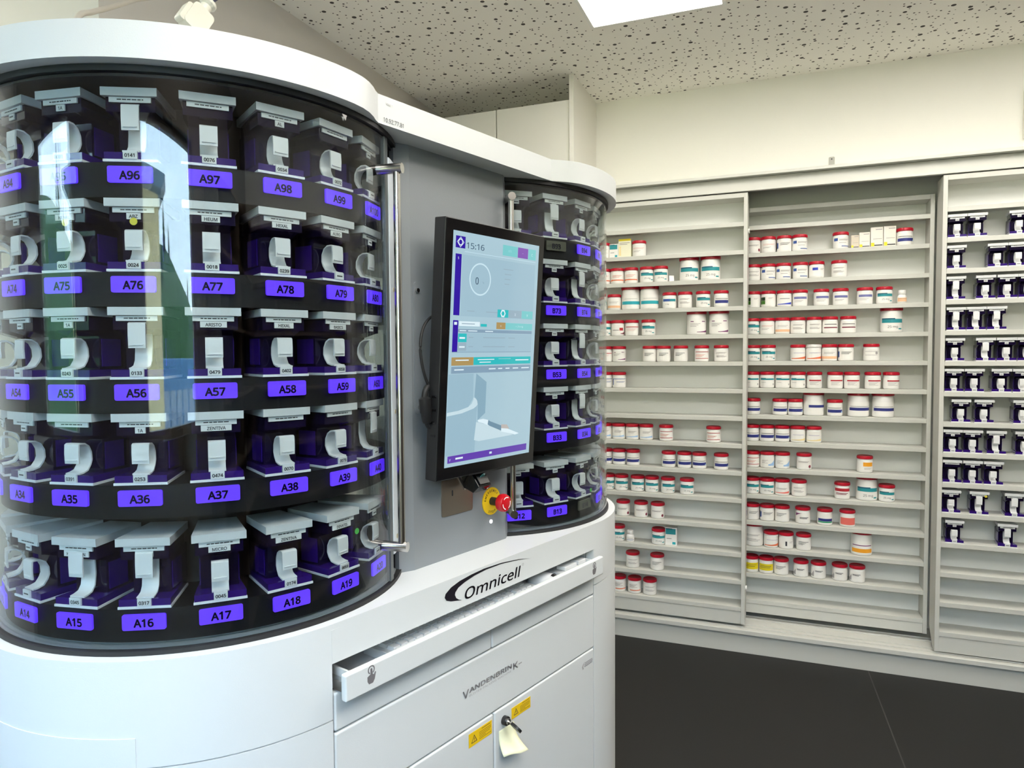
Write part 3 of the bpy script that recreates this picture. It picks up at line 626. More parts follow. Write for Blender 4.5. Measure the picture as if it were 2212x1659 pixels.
for s, row in RIGHT_CANISTERS.items():
    for i, x in enumerate(row):
        dot = ('yellow', (.7, .62, .05), .024, .083) if (s, i) == (10, 1) else None
        canister('dark purple canister with white clip, %s from left, %s shelf down, right unit' % (ORD[i + 1], ORD[s + 1]), (x, 3.586, ZS[s] + .0004), 0,
                 '' if (s, i) in NOMAK else '-', '', (s, i) in LONGC, dot, 'purple canisters on the right shelf unit')

# ================================================================= the dispensing machine
S = .755; MANG = math.radians(73.771); MC = (-1.1772 * S, 1.8308 * S)
def ML(x, y, z): return (x * S, y * S, 1.5 + S * (z - 1.5))     # drawing units -> metres in the machine's own frame
def MWp(x, y, z):
    a, b, c = ML(x, y, z); return (MC[0] + a * math.cos(MANG) - b * math.sin(MANG), MC[1] + a * math.sin(MANG) + b * math.cos(MANG), c)
HALF = .517; RB = .482; RC = .487; RG = .453; RL = .43
ZLED = .943; Z0 = 1.5 - 1.5 / S
mach = empty('dispensing_machine', 'large white pill dispensing machine with two smoked glass canister drums', 'machine', (MC[0], MC[1], 0), MANG)
def arc(cx, r, a0, a1, n): return [(cx + r * math.sin(math.radians(a0 + (a1 - a0) * i / n)), -r * math.cos(math.radians(a0 + (a1 - a0) * i / n))) for i in range(n + 1)]
# base shell: rounded ends and back, open at the front
OX0, OX1 = -.540, .503
stad = arc(-HALF, RB, 0, -180, 48) + arc(HALF, RB, 180, 0, 48)
out_ = [(OX0, -RB + .0005)] + arc(-HALF, RB, -4, -180, 48) + arc(HALF, RB, 180, 0, 48) + [(OX1, -RB)]
inn_ = [(OX0, -RB + .03)] + arc(-HALF, RB - .03, -4, -180, 48) + arc(HALF, RB - .03, 180, 0, 48) + [(OX1, -RB + .03)]
shell = out_ + inn_[::-1]
ZSEAM = .741
MB().prism(shell, ZSEAM + .002, ZLED - .012, WHITE, xf=ML).prism([(OX0, -RB), (OX1, -RB), (OX1, -RB + .03), (OX0, -RB + .03)], .860, ZLED - .012, WHITE, xf=ML).prism(stad, ZLED - .012, ZLED, WHITE, xf=ML).obj('base_top', mach, smooth=30)
MB().prism(shell, Z0 + .06, ZSEAM - .001, WHITE, xf=ML).obj('base_shell', mach, smooth=30)
MB().prism(arc(-HALF, RB - .004, -6, -178, 40) + arc(HALF, RB - .004, 178, 4, 40) + arc(HALF, RB - .012, 4, 178, 40) + arc(-HALF, RB - .012, -178, -6, 40), ZSEAM - .0009, ZSEAM + .0019, mat('seam_grey', (.35, .36, .37), .6), xf=ML).obj('seam', mach)
MB().prism(arc(-HALF, RB - .04, 0, -180, 24) + arc(HALF, RB - .04, 180, 0, 24), Z0, Z0 + .06, BLACK, xf=ML).obj('plinth', mach)
MB().box(OX0 + .002, OX1 - .002, -RB + .05, -RB + .06, Z0 + .06, .73, DARKIN, xf=ML).obj('inner_wall', mach, smooth=0)
# faint service flap on the left rounded end
fl = MB(); fl.ring(-HALF, 0, RB - .001, RB + .0012, Z0 + .1, .7995, WHITE, math.radians(-112), math.radians(-46.5), 40, xf=ML); fl.obj('service_flap', mach)
# drum recess seals on the ledge
for cx in (-HALF, HALF):
    MB().ring(cx, 0, RG - .006, RG + .006, ZLED - .002, ZLED + .009, RUBBER, xf=ML).obj('glass_seal', mach)
# cornice
a8 = 7.0
join = [(.088, -.4775), (.115, -.4670), (.138, -.4535), (.158, -.4385)]      # the rim swings in to the flat middle piece
corn = (arc(-HALF, RC, a8, -180 - a8, 72) + [(-HALF + x, -y) for x, y in join] + [(HALF - x, -y) for x, y in join[::-1]]
        + arc(HALF, RC, 180 + a8, -a8, 72) + [(HALF - x, y) for x, y in join] + [(HALF - .172, -.430), (-HALF + .172, -.430)] + [(-HALF + x, y) for x, y in join[::-1]])
co = MB().prism(corn, 2.021, 2.086, WHITE, xf=ML)
co.text('10.92.77.81', .017 * S, INK, *ML(-.298, -.4312, 2.0275), width=.062 * S)
co.text('VBM 1', .009 * S, mat('faded_ink', (.35, .34, .33), .6), *ML(-.312, -.4312, 2.066))
co.obj('cornice', mach, smooth=30)
for cx in (-HALF, HALF):
    MB().ring(cx, 0, RG - .012, RG + .006, 2.009, 2.0205, RUBBER, xf=ML).obj('top_seal', mach)
# drums
def drum(cx, a0d, pref, ks, k0, rows, off):
    gl = MB(); gl.ring(cx, 0, RG - .006, RG, ZLED + .003, 2.0095, GLASS, math.radians(off[0]), math.radians(off[1]), 128, xf=ML); gl.obj('drum_glass', mach, smooth=60)
    MB().ring(cx, 0, .27, .278, .96, 2.006, DARKIN, xf=ML, n=64).obj('carousel_core', mach)
    MB().ring(cx, 0, .02, .448, 2.003, 2.0085, DARKIN, xf=ML, n=64).obj('drum_ceiling', mach)
    MB().ring(cx, 0, .02, RG - .008, ZLED + .001, ZLED + .009, TRAY, xf=ML, n=96).ring(cx, 0, .30, .420, ZLED + .009, ZLED + .02, TRAY, xf=ML, n=96).obj('drum_tray', mach)
    for r, z in rows.items():
        MB().ring(cx, 0, .265, RL - .001, z + .0195, z + .0235, DRUMBAND, xf=ML).ring(cx, 0, RL - .006, RL - .001, z - .040, z + .0195, DRUMBAND, xf=ML).obj('carousel_band', mach, smooth=50)
ROWS = dict(zip((1, 2, 3, 4, 5), (.9977, 1.2330, 1.4316, 1.6313, 1.8315)))
AA = lambda k: 15.08 + 18 * (k - 16.5) - 52.35
AB = lambda k: 35.59 + 18 * (k - 13) - 52.35
drum(-HALF, 0, 'A', None, None, ROWS, (-318.0, 28.5)); drum(HALF, 0, 'B', None, None, ROWS, (-41.0, 318.0))
def light_tag(cx, a, z, text, lit=True):
    m = MB(); LW, LH = .0594 / S, .0227 / S
    ar = math.radians(a)
    def xf(x, y, zz):
        yy = -RL + y
        return ML(cx + x * math.cos(ar) - yy * math.sin(ar), x * math.sin(ar) + yy * math.cos(ar), z + zz)
    m.prism(rrect(-LW / 2, LW / 2, -LH / 2, LH / 2, .0035, 3), -.005, -.0005, PURPLE if lit else mat('unlit_tag', (.10, .10, .075), .4), axis='y', xf=xf)
    m.text(text, .0250, PURPLEINK, 0, -.0053, -.0088, bold=.0009, xf=xf)
    m.obj('location_light', mach, smooth=0, label='purple lit tag reading ' + text if lit else 'unlit tag reading ' + text)
MAK = {(5, 15): ('1A', '0081'), (5, 16): ('', '0141'), (5, 17): ('', '0076'), (5, 18): ('AL', '0034'), (5, 19): ('', '0072'),
       (4, 15): ('HEXAL', '0025'), (4, 16): ('ABZ', '0024'), (4, 17): ('HEUM', '0018'), (4, 18): ('HEXAL', '0239'), (4, 19): ('AURO', ''),
       (3, 15): ('1A', '0243'), (3, 16): ('', '0133'), (3, 17): ('ARISTO', '0479'), (3, 18): ('HEXAL', '0402'), (3, 19): ('BASICS', '0058'),
       (2, 15): ('', '0391'), (2, 16): ('1A', '0253'), (2, 17): ('ZENTIVA', '0474'), (2, 18): ('', '0070'), (2, 19): ('', '0079'),
       (1, 15): ('HEUMANN', '0345'), (1, 16): ('AURO', '0317'), (1, 17): ('MICRO', '0045'), (1, 18): ('ZENTIVA', '0174'), (1, 19): ('DEVATIS', '0059')}
LONG = {(3, 16), (1, 15), (1, 16), (2, 20), (5, 16)}
DOTS = {(4, 16): ('yellow', (.75, .65, .04), .002, .069), (4, 15): ('yellow', (.75, .65, .04), .006, .069), (1, 19): ('green', (.05, .50, .06), .030, .062)}
def place(cx, a, z, label, **k):
    ar = math.radians(a); p = MWp(cx + RL * math.sin(ar), -RL * math.cos(ar), z + .0236)
    canister(label, (p[0], p[1], p[2] + .0003), MANG + ar, **k)
for r, z in ROWS.items():
    for k in range(12, 21):
        n = (r - 1) * 20 + k; tx = 'A%d' % n
        light_tag(-HALF, AA(k), z, tx)
        mk, nu = MAK.get((r, k), ('-', ''))
        place(-HALF, AA(k), z, 'grey-lidded purple canister just above lit tag %s, left drum' % tx, maker=mk, num=nu, long=(r, k) in LONG, dot=DOTS.get((r, k)), group='canisters in the left drum')
    for k in range(12, 19):
        n = (r - 1) * 20 + k; tx = 'B%d' % n
        lit = not ((r, k) == (1, 14) or (r, k) == (5, 13) or (r, k) == (5, 12))
        light_tag(HALF, AB(k), z, tx, lit)
        place(HALF, AB(k), z, 'grey-lidded purple canister just above %s tag %s, right drum' % ('lit' if lit else 'unlit', tx), maker='-', num='', long=(r, k) in ((5, 13), (4, 14), (3, 14), (2, 14)), group='canisters in the right drum',
              dot={(1, 14): ('green', (.05, .45, .06), .034, .012)}.get((r, k)))
# grey front panel with bent edges
pp = [(-.222, -.330), (-.222, -.345), (-.183, -.360), (.197, -.360), (.224, -.345), (.224, -.330)]
MB().prism(pp, ZLED, 2.021, GREYP, xf=ML).obj('front_panel', mach, smooth=20)
MB().box(-.22, .22, -.330, -.30, ZLED, 2.021, DARKIN, xf=ML).obj('panel_backing', mach, smooth=0)
cv = MB().prism(rrect(-.176, .06, 1.345, 1.682, .012), -.364, -.3602, GREYP, axis='y', xf=ML)
cv.obj('cover_plate', mach, smooth=30)
for x, z in ((-.166, 1.660), (-.162, 1.362)):
    MB().prism([(x + .0055 * math.cos(t), z + .0055 * math.sin(t)) for t in [2 * PI * i / 14 for i in range(14)]], -.370, -.3642, STEEL, axis='y', xf=ML).obj('screw', mach)
MB().prism(rrect(-.082, .043, 1.06, 1.158, .006), -.3635, -.3602, STEELP, axis='y', xf=ML).prism(rrect(-.043, -.038, 1.112, 1.128, .002, 2), -.3642, -.3634, INK, axis='y', xf=ML).obj('steel_plate', mach, smooth=20)
# emergency stop
disc = lambda cx, cz, r, n=32: [(cx + r * math.cos(2 * PI * i / n), cz + r * math.sin(2 * PI * i / n)) for i in range(n)]
YEL = mat('safety_yellow', (.80, .52, .01), .45)
ex_, ez = .128, 1.069
e = MB().prism(disc(ex_, ez, .040), -.3635, -.3602, YEL, axis='y', xf=ML)
def ring_text(m, s, rad, mid, flip, size):
    tw = [text_mesh(c_, size, 'CENTER', 0, 0)[2] for c_ in s]; step = [(.0088 if c_ != ' ' else .006) for c_ in s]; tot = sum(step); a = -tot / 2
    for c_, st in zip(s, step):
        t = (a + st / 2) / rad; a += st
        vs, fs, wd = text_mesh(c_, size, 'CENTER', 0, .0003)
        ang = mid - t if not flip else mid + t
        for_ = []
        for x, y in vs:
            y2 = y - size * .35
            if flip: rr = rad - y2; aa = ang + x / rad
            else: rr = rad + y2; aa = ang - x / rad
            for_.append((ex_ + rr * math.cos(aa), -.3638, ez + rr * math.sin(aa)))
        m.add(for_, fs, INK, xf=ML)
ring_text(e, 'EMERGENCY', .031, math.radians(105), False, .0112)
ring_text(e, 'STOP', .031, math.radians(270), True, .0112)
st = e.obj('emergency_stop', mach, smooth=20)
MB().prism(disc(ex_, ez, .012), -.392, -.3638, BLACK, axis='y', xf=ML).obj('stem', st)
REDB = mat('stop_red', (.52, .008, .015), .25)
k_ = MB()
def ylathe(m, prof, mt, n=36):
    vs = []
    for r, y in prof: vs += [(ex_ + r * math.cos(2 * PI * i / n), y, ez + r * math.sin(2 * PI * i / n)) for i in range(n)]
    fs = [(q * n + i, (q + 1) * n + i, (q + 1) * n + (i + 1) % n, q * n + (i + 1) % n) for q in range(len(prof) - 1) for i in range(n)]
    fs += [tuple(range(n)), tuple((len(prof) - 1) * n + n - 1 - i for i in range(n))]
    m.add(vs, fs, mt, xf=ML)
ylathe(k_, [(.016, -.392), (.024, -.396), (.026, -.404), (.0255, -.412), (.0225, -.417), (.012, -.4195)], REDB)
for t0 in (math.radians(60), math.radians(180), math.radians(300)):
    vs = []
    for i in range(7):
        t = t0 + math.radians(75) * i / 6
        for r in (.0145, .0185): vs.append((ex_ + r * math.cos(t), -.4186, ez + r * math.sin(t)))
    k_.add(vs, [(2 * i, 2 * i + 2, 2 * i + 3, 2 * i + 1) for i in range(6)], JLABEL, xf=ML)
k_.obj('mushroom_button', st, smooth=45, label='red mushroom button with white arrows')
MB().prism(disc(.126, 1.009, .0055, 16), -.363, -.3602, mat('led_white', (1, 1, 1), .3, emit=(1, 1, 1), es=1.2), axis='y', xf=ML).obj('indicator_lamp', mach)
# glass door edge profiles and pull handles
DG = mat('door_edge_grey', (.09, .10, .105), .35)
MB().ring(-HALF, 0, RG - .008, RG + .002, ZLED + .010, 2.008, DG, math.radians(28.6), math.radians(31.2), 6, xf=ML).obj('door_edge', mach)
al = MB().ring(-HALF, 0, RG - .006, RG + .004, ZLED + .07, 1.965, ALU, math.radians(31.3), math.radians(40.0), 8, xf=ML)
alo = al.obj('door_profile', mach)
for z in (1.655, 1.358, 1.05):
    a = math.radians(35.0)
    MB().prism(disc(0, 0, .0055, 14), -RG - .0055, -RG - .0042, mat('brass_screw', (.65, .55, .35), .3, 1.0), axis='y', xf=lambda x, y, zz, a=a, z=z: ML(-HALF + x * math.cos(a) - y * math.sin(a), x * math.sin(a) + y * math.cos(a), z + zz)).obj('screw', mach)
def pull(cx, a, off, z0, z1):
    ar = math.radians(a); P = lambda r, z: ML(cx + r * math.sin(ar), -r * math.cos(ar), z)
    h = MB(); h.tube([P(RG + off, z0 - .004), P(RG + off, z1 + .004)], .0085 * S, STEEL, 16)
    ho = h.obj('pull_handle', mach)
    for z in (z0, z1):
        MB().tube([P(RG - .002, z), P(RG + off + .014, z)], .0118 * S, STEEL, 20).obj('standoff', ho)
pull(-HALF, 24.0, .045, 1.050, 1.921); pull(HALF, -39.4, .05, 1.022, 1.9535)
# keyboard drawer pulled out a little
dw_ = MB().prism([(OX0 + .004, -.520), (OX1 - .002, -.520), (OX1 - .002, -.503), (OX0 + .004, -.503)], .787, .8445, WHITE, xf=ML)
def hand_icon(m, cx, cz, s):
    y = -.5204
    body = [(-.9, -.2), (-.9, -1.0), (-.55, -1.55), (.35, -1.55), (.75, -1.0), (1.05, .15), (.85, .3), (.55, -.15), (.3, .05), (.22, 1.0), (0, 1.15), (-.22, 1.0), (-.22, .1)]
    IC = mat('icon_grey', (.16, .15, .16), .5)
    m.add([(cx + x * s, y, cz + z * s) for x, z in body], [tuple(range(len(body) - 1, -1, -1))][::1], IC, xf=ML)
    vs = []
    for i in range(21):
        t = math.radians(-60 + 300 * i / 20)
        for r in (.55, .78): vs.append((cx + r * s * math.cos(t), y, cz + .85 * s + r * s * math.sin(t)))
    m.add(vs, [(2 * i, 2 * i + 2, 2 * i + 3, 2 * i + 1) for i in range(20)], IC, xf=ML)
hand_icon(dw_, -.469, .8225, .0122); hand_icon(dw_, .443, .8195, .0122)
dr = dw_.obj('keyboard_drawer', mach, smooth=0, bevel=.003)
MB().box(OX0 + .03, OX1 - .03, -.503, -.16, .790, .794, mat('drawer_tray_grey', (.55, .55, .56), .5), xf=ML).box(OX0 + .03, OX0 + .036, -.503, -.16, .794, .836, WHITE, xf=ML).box(OX1 - .036, OX1 - .03, -.503, -.16, .794, .836, WHITE, xf=ML).obj('tray', dr, smooth=0)
MB().box(OX0 + .012, OX0 + .026, -.50, -.16, .80, .822, STEEL, xf=ML).box(OX1 - .026, OX1 - .012, -.50, -.16, .80, .822, STEEL, xf=ML).obj('drawer_rail', dr, smooth=0)
MB().box(OX0 + .0005, OX0 + .004, -.45, -.16, .75, .86, WHITE, xf=ML).box(OX1 - .004, OX1 - .0005, -.45, -.16, .75, .86, WHITE, xf=ML).box(OX0, OX1, -.165, -.16, .75, .86, WHITE, xf=ML).box(OX0, OX1, -.45, -.165, .742, .75, DARKIN, xf=ML).box(OX0, OX1, -.45, -.165, .858, .8605, WHITE, xf=ML).obj('drawer_bay', mach, smooth=0)
def front(x0, x1, z0, z1, name, **k):
    return MB().box(x0, x1, -RB - .001, -RB + .024, z0, z1, WHITE, xf=ML).obj(name, mach, smooth=0, bevel=.004, **k)
front(OX0 + .004, -.0235, .7135, .7955, 'drawer_front'); front(-.0205, OX1 - .002, .7135, .7955, 'drawer_front')
pv = front(OX0 + .004, OX1 - .002, .538, .7105, 'middle_flap')
dl = front(OX0 + .004, -.0175, Z0 + .07, .535, 'door'); dr2 = front(-.0135, OX1 - .002, Z0 + .07, .535, 'door')
YF = -RB - .0015
lg = MB(); IG = mat('print_grey', (.07, .07, .085), .5)
lg.text('V', .034, IG, *ML(-.128, YF, .6225), xf=None)
lg = MB()
def mt(m, s, size, mt_, x, z, **k):
    vs, fs, wd = text_mesh(s, size, k.get('align', 'LEFT'), k.get('shear', 0), k.get('bold', 0)); q = (k['width'] / wd) if 'width' in k else 1
    x0 = min(v[0] for v in vs) if k.get('align', 'LEFT') == 'LEFT' else 0
    m.add([(x + (a - x0) * q, YF - .0006, z + b) for a, b in vs], fs, mt_, xf=ML)
mt(lg, 'V', .0345, IG, -.1415, .6225, width=.024, bold=.0005); mt(lg, 'ANDENBRIN', .0212, IG, -.1165, .6305, width=.178, bold=.0005); mt(lg, 'K', .0320, IG, .0685, .6225, width=.022, bold=.0005)
mt(lg, 'BLISTER PACKING MACHINE', .0088, IG, -.1165, .6205, width=.176); lg.box(.094, .108, YF - .0006, YF, .6285, .6315, IG, xf=ML)
lg.obj('maker_lettering', pv, smooth=0, label='grey lettering reading VANDENBRINK')
om = MB(); LOGO = mat('logo_black', (.008, .006, .012), .4)
sw = [(-0.139, 0.8767), (-0.1795, 0.8852), (-0.1953, 0.8914), (-0.2022, 0.9), (-0.1989, 0.9089), (-0.179, 0.9198), (-0.1464, 0.9276), (-0.1045, 0.9322), (-0.052, 0.9349), (0.0218, 0.9324), (0.1004, 0.9235), (0.1585, 0.912), (0.1003, 0.9217), (0.0217, 0.9294), (-0.0431, 0.9303), (-0.0908, 0.9264), (-0.1283, 0.9193), (-0.1516, 0.9122), (-0.1631, 0.9032), (-0.1649, 0.897), (-0.1601, 0.8879), (-0.1505, 0.8812)]
n_ = 11
for i in range(n_):
    a, b = sw[i], sw[i + 1]; c_, d_ = sw[(21 - i) % 22], sw[(21 - i + 1) % 22] if i else sw[0]
    q = [a, b, c_, d_] if i else [a, b, c_]
    om.add([(x, YF + .0006, z + .002) for x, z in q], [tuple(range(len(q)))], LOGO, xf=ML)
mt2 = lambda s, size, x, z, wd, mm: om.add([(x + a * wd / text_mesh(s, size, 'LEFT', .18, .0006)[2], YF + .0006, z + b) for a, b in text_mesh(s, size, 'LEFT', .18, .0006)[0]], text_mesh(s, size, 'LEFT', .18, .0006)[1], mm, xf=ML)
mt2('Omnicell', .047, -.134, .8765, .236, LOGO)
om.ring(0, 0, .0025, .004, 0, .0006, mat('logo_grey', (.45, .45, .45), .5), n=16, xf=lambda x, y, z: ML(.118 + x, YF + .0006 - z * .2, .9065 + y))
om.obj('front_logo', mach, smooth=0, label='black swoosh logo reading Omnicell')
lg2 = MB()
sv = [(.430, .4875), (.426, .497), (.432, .505), (.446, .511), (.437, .503), (.434, .496), (.437, .489)]
lg2.add([(x, YF - .0006, z) for x, z in sv], [tuple(range(len(sv) - 1, -1, -1))], IG, xf=ML)
for i, (a, b) in enumerate(((.445, .489), (.441, .490), (.441, .489))): lg2.box(a, b, YF - .0006, YF, .5035 - i * .0052, .5065 - i * .0052, mat('print_grey_light', (.33, .33, .35), .5), xf=ML)
lg2.obj('small_logo', dr2, smooth=0, label='small grey maker mark')
def sticker(parent, x0, x1, z0, z1):
    m = MB().box(x0, x1, YF - .0008, YF, z0, z1, YEL, xf=ML); y = YF - .0012; wd, h = x1 - x0, z1 - z0
    cx, cz, s = x0 + wd * .22, z0 + h * .42, h * .38
    for k0, k1 in (((0, 1), (.87, -.5)), ((.87, -.5), (-.87, -.5)), ((-.87, -.5), (0, 1))):
        q = [(cx + k0[0] * s, cz + k0[1] * s), (cx + k1[0] * s, cz + k1[1] * s), (cx + k1[0] * s * .72, cz + k1[1] * s * .72), (cx + k0[0] * s * .72, cz + k0[1] * s * .72)]
        m.add([(a, y, b) for a, b in q], [(0, 1, 2, 3)], INK, xf=ML)
    m.box(cx - s * .06, cx + s * .06, y, YF - .0008, cz - s * .05, cz + s * .4, INK, xf=ML).box(cx - s * .06, cx + s * .06, y, YF - .0008, cz - s * .3, cz - s * .16, INK, xf=ML)
    SI = mat('sticker_print', (.30, .19, .01), .6)
    m.box(x0 + wd * .55, x0 + wd * .92, y, YF - .0008, z0 + h * .84, z0 + h * .90, SI, xf=ML)
    for i, (a, b) in enumerate(((.44, .95), (.44, .95), (.44, .9), (.44, .72), (.44, .95))): m.box(x0 + wd * a, x0 + wd * b, y, YF - .0008, z0 + h * (.66 - .12 * i), z0 + h * (.70 - .12 * i), SI, xf=ML)
    m.obj('warning_sticker', parent, smooth=0, label='yellow warning sticker with triangle')
sticker(dl, -.1197, -.0270, .4865, .5225); sticker(dr2, .0598, .1474, .4852, .5168)
lk = MB(); lx, lz = .026, .499
lk.prism(disc(lx, lz, .0125), YF - .012, YF, BLACK, axis='y', xf=ML).prism(disc(lx, lz, .008), YF - .018, YF - .012, STEEL, axis='y', xf=ML)
lko = lk.obj('lock', dr2)
tag(MB().box(-.0035, .0035, -.014, 0, -.0012, .0012, STEEL).prism([(.011 * math.cos(t) , .0145 * math.sin(t)) for t in [2 * PI * i / 20 for i in range(20)]], -.0028, .0028, BLACK, axis='z', xf=lambda x, y, z: (x, -.021 + y, z)).obj('key', loc=MWp(lx, YF - .0185, lz), rot=MANG), 'black headed key sticking out of the lock on the white door', 'key').rotation_euler = (.25, .9, MANG)

# sticky note on the right door, lower edge curling out
nv = []; nn = 12
for i in range(nn + 1):
    t = i / nn; z = .478 - .066 * t; cu = -.001 - .030 * max(0, t - .25) ** 2 / .56
    for j in range(7):
        u = j / 6; nv.append((.002 + .082 * u * (.80 + .24 * t), YF + cu * (.55 + .75 * u) - .0006 - .004 * t * math.sin(u * 5), z - .010 * u * t + .004 * t * math.sin(u * 6)))
nf = [(i * 7 + j, (i + 1) * 7 + j, (i + 1) * 7 + j + 1, i * 7 + j + 1) for i in range(nn) for j in range(6)]
NOTE = mat('note_yellow', (.86, .85, .60), .7)
o = MB().add(nv, nf, NOTE, xf=ML).obj('sticky_note', loc=(MC[0], MC[1], 0), rot=MANG, smooth=60)
so = o.modifiers.new('thickness', 'SOLIDIFY'); so.thickness = .0003; so.offset = 1
tag(o, 'pale yellow sticky note curling off the white door below the key', 'note')

# things lying in the drawer
kb = empty('keyboard', 'white computer keyboard lying in the pulled out drawer', 'keyboard', MWp(-.075, -.497, .7941), MANG)
KW, KD = .585 * S, .125 * S
MB().prism(rrect(-KW / 2, KW / 2, 0.003, KD, .004), 0, .016, mat('keyboard_white', (.56, .57, .58), .45)).obj('case', kb, smooth=30)
kc = MB(); KC = mat('keycap_white', (.62, .63, .64), .45)
u = KW / 23.5
for rr_ in range(5):
    x = -KW / 2 + u * .6; yk = .008 + rr_ * u * 1.02
    seq = [1.4, 1, 1.2, 6, 1.2, 1, 1, 1.4] if rr_ == 0 else [1] * 15
    for wk in seq + [0.4] + [1] * 3 + [.4] + [1] * 3:
        if x + wk * u > KW / 2 - .003: break
        if wk != .4:
            kc.add([(x + .0006, yk, .0161), (x + wk * u - .0006, yk, .0161), (x + wk * u - .0006, yk + u * .94, .0161), (x + .0006, yk + u * .94, .0161),
                    (x + .0022, yk + .001, .0225), (x + wk * u - .0022, yk + .001, .0225), (x + wk * u - .0022, yk + u * .8, .0225), (x + .0022, yk + u * .8, .0225)],
                   [(4, 5, 6, 7), (0, 1, 5, 4), (1, 2, 6, 5), (2, 3, 7, 6), (3, 0, 4, 7)], KC)
        x += wk * u
kc.obj('keycaps', kb, smooth=0)
ms = empty('computer_mouse', 'light grey computer mouse right of the keyboard in the drawer', 'mouse', MWp(.262, -.455, .7941), MANG)
mm = MB(); pr = []
vs = []; nu_, nv_ = 20, 8
for j in range(nv_ + 1):
    ph = PI / 2 * j / nv_
    for i in range(nu_):
        a = 2 * PI * i / nu_; vs.append((.031 * math.cos(a) * math.cos(ph) ** .7, .048 * math.sin(a) * math.cos(ph) ** .7, .034 * math.sin(ph)))
mm.add(vs, [(j * nu_ + i, j * nu_ + (i + 1) % nu_, (j + 1) * nu_ + (i + 1) % nu_, (j + 1) * nu_ + i) for j in range(nv_) for i in range(nu_)] + [tuple(range(nu_ - 1, -1, -1))], mat('mouse_grey', (.62, .62, .64), .4))
mm.obj('shell', ms); MB().prism([(.007 * math.cos(2 * PI * i / 14) - .026, .007 * math.sin(2 * PI * i / 14) + .030) for i in range(14)], -.003, .003, BLACK, axis='x').obj('scroll_wheel', ms)
dk = empty('label_holder', 'white plastic tray with slots at the right end of the drawer', 'tray', MWp(.405, -.46, .7941), MANG)
MB().prism(rrect(-.062, .062, -.024, .05, .004), 0, .024, mat('keyboard_white', (.56, .57, .58), .45)).obj('body', dk, smooth=30, bevel=.002)
MB().box(-.045, .005, -.012, .014, .0241, .034, KC).box(.014, .045, -.012, .014, .0241, .034, KC).obj('slot', dk, smooth=0, bevel=.002)

# ================================================================= monitor
MW_, MH_ = .35 * S, .594 * S
p0 = MWp(.026, -.459, 1.506)
mon = empty('monitor', 'black portrait touch monitor on the grey panel between the drums', 'monitor', p0, MANG - math.radians(1.3))
mon.rotation_euler = (math.radians(4.07), 0, MANG - math.radians(1.3))
px = lambda u: (u - .5) * MW_
pz = lambda v: (.5 - v) * MH_
U0, U1, V0, V1 = -.078, 1.075, -.050, 1.055
MB().prism([(px(U0), 0.0), (px(U1), 0.0), (px(U1), .018), (px(U1) - .02, .036), (px(U0) + .012, .036), (px(U0), .028)], pz(V1), pz(V0), BLACK, axis='z').obj('housing', mon, smooth=0, bevel=.002)
MB().box(px(U0) + .002, px(U1) - .002, -.0012, -.0003, pz(V1) + .002, pz(V0) - .002, BLACKG).obj('bezel_glass', mon, smooth=0)
MB().box(-.06, .06, -.0016, -.0003, pz(V1) - .0, pz(V1) + .003, BLACK).obj('chin', mon, smooth=0)
sm = {}
def scol(name, c, es=1.0):
    k = 'screen_' + name
    if k not in MATS: mat(k, tuple(x * .15 for x in c), .06, emit=c, es=es * .9)
    return MATS[k]
BGc = scol('pale', (.42, .60, .70), .78); PUc = scol('purple', (.030, .010, .30)); PUl = scol('purple_soft', (.11, .05, .36)); TEc = scol('teal', (.03, .42, .45)); TEl = scol('teal_soft', (.17, .50, .52)); GRc = scol('grey', (.27, .37, .45)); AMc = scol('amber', (.36, .25, .10)); LNc = scol('line', (.50, .66, .74)); TXc = scol('ink', (.05, .09, .14)); WHc = scol('white', (.62, .74, .80)); VIc = scol('violet', (.19, .08, .38)); PNc = scol('panel', (.36, .53, .64), .8); HDc = scol('header', (.20, .30, .40))
sb = MB(); sb.box(px(0), px(1), -.0019, -.0012, pz(1), pz(0), BGc)
lay = [-.0021]
def sr(u0, v0, u1, v1, m):
    lay[0] -= .000004
    sb.add([(px(u0), lay[0], pz(v1)), (px(u1), lay[0], pz(v1)), (px(u1), lay[0], pz(v0)), (px(u0), lay[0], pz(v0))], [(0, 1, 2, 3)], m)
def stx(s, u, v, h, m, align='CENTER', wu=None):
    lay[0] -= .000004
    vs, fs, wd = text_mesh(s, h * MH_ / .7, align, 0, 0); q = wu * MW_ / wd if wu else 1
    sb.add([(px(u) + a * q, lay[0], pz(v) + b) for a, b in vs], fs, m)
def ringp(u, v, r0, r1, m, n=40):
    lay[0] -= .000004; vs = []
    for i in range(n):
        t = 2 * PI * i / n
        for r in (r0, r1): vs.append((px(u) + r * math.cos(t), lay[0], pz(v) + r * math.sin(t)))
    sb.add(vs, [(2 * i, 2 * i + 1, 2 * ((i + 1) % n) + 1, 2 * ((i + 1) % n)) for i in range(n)], m)
sr(.024, .020, .124, .069, PUc); ringp(.074, .0445, .0045, .0065, WHc, 24); ringp(.074, .0445, .0085, .010, WHc, 4)
stx('15:16', .232, .0655, .030, TXc, wu=.19); stx('15:16', .2335, .0655, .030, TXc, wu=.19)
sr(.543, .024, .724, .071, TEl); sr(.727, .024, .857, .071, VIc); sr(.860, .023, .958, .072, TEl); stx('...', .79, .05, .01, WHc); stx('C', .91, .055, .014, WHc); stx('/ / /', .63, .053, .012, LNc)
for v in (.08,): sr(.12, v, .96, v + .002, LNc)
sr(.027, .094, .090, .350, PUc); stx('5', .058, .116, .012, WHc)
sr(.10, .094, .96, .352, PNc); ringp(.30, .19, .0285, .0315, LNc, 48); stx('0', .264, .2125, .036, TXc); stx('0', .266, .2125, .036, TXc); stx('%', .335, .208, .012, HDc)
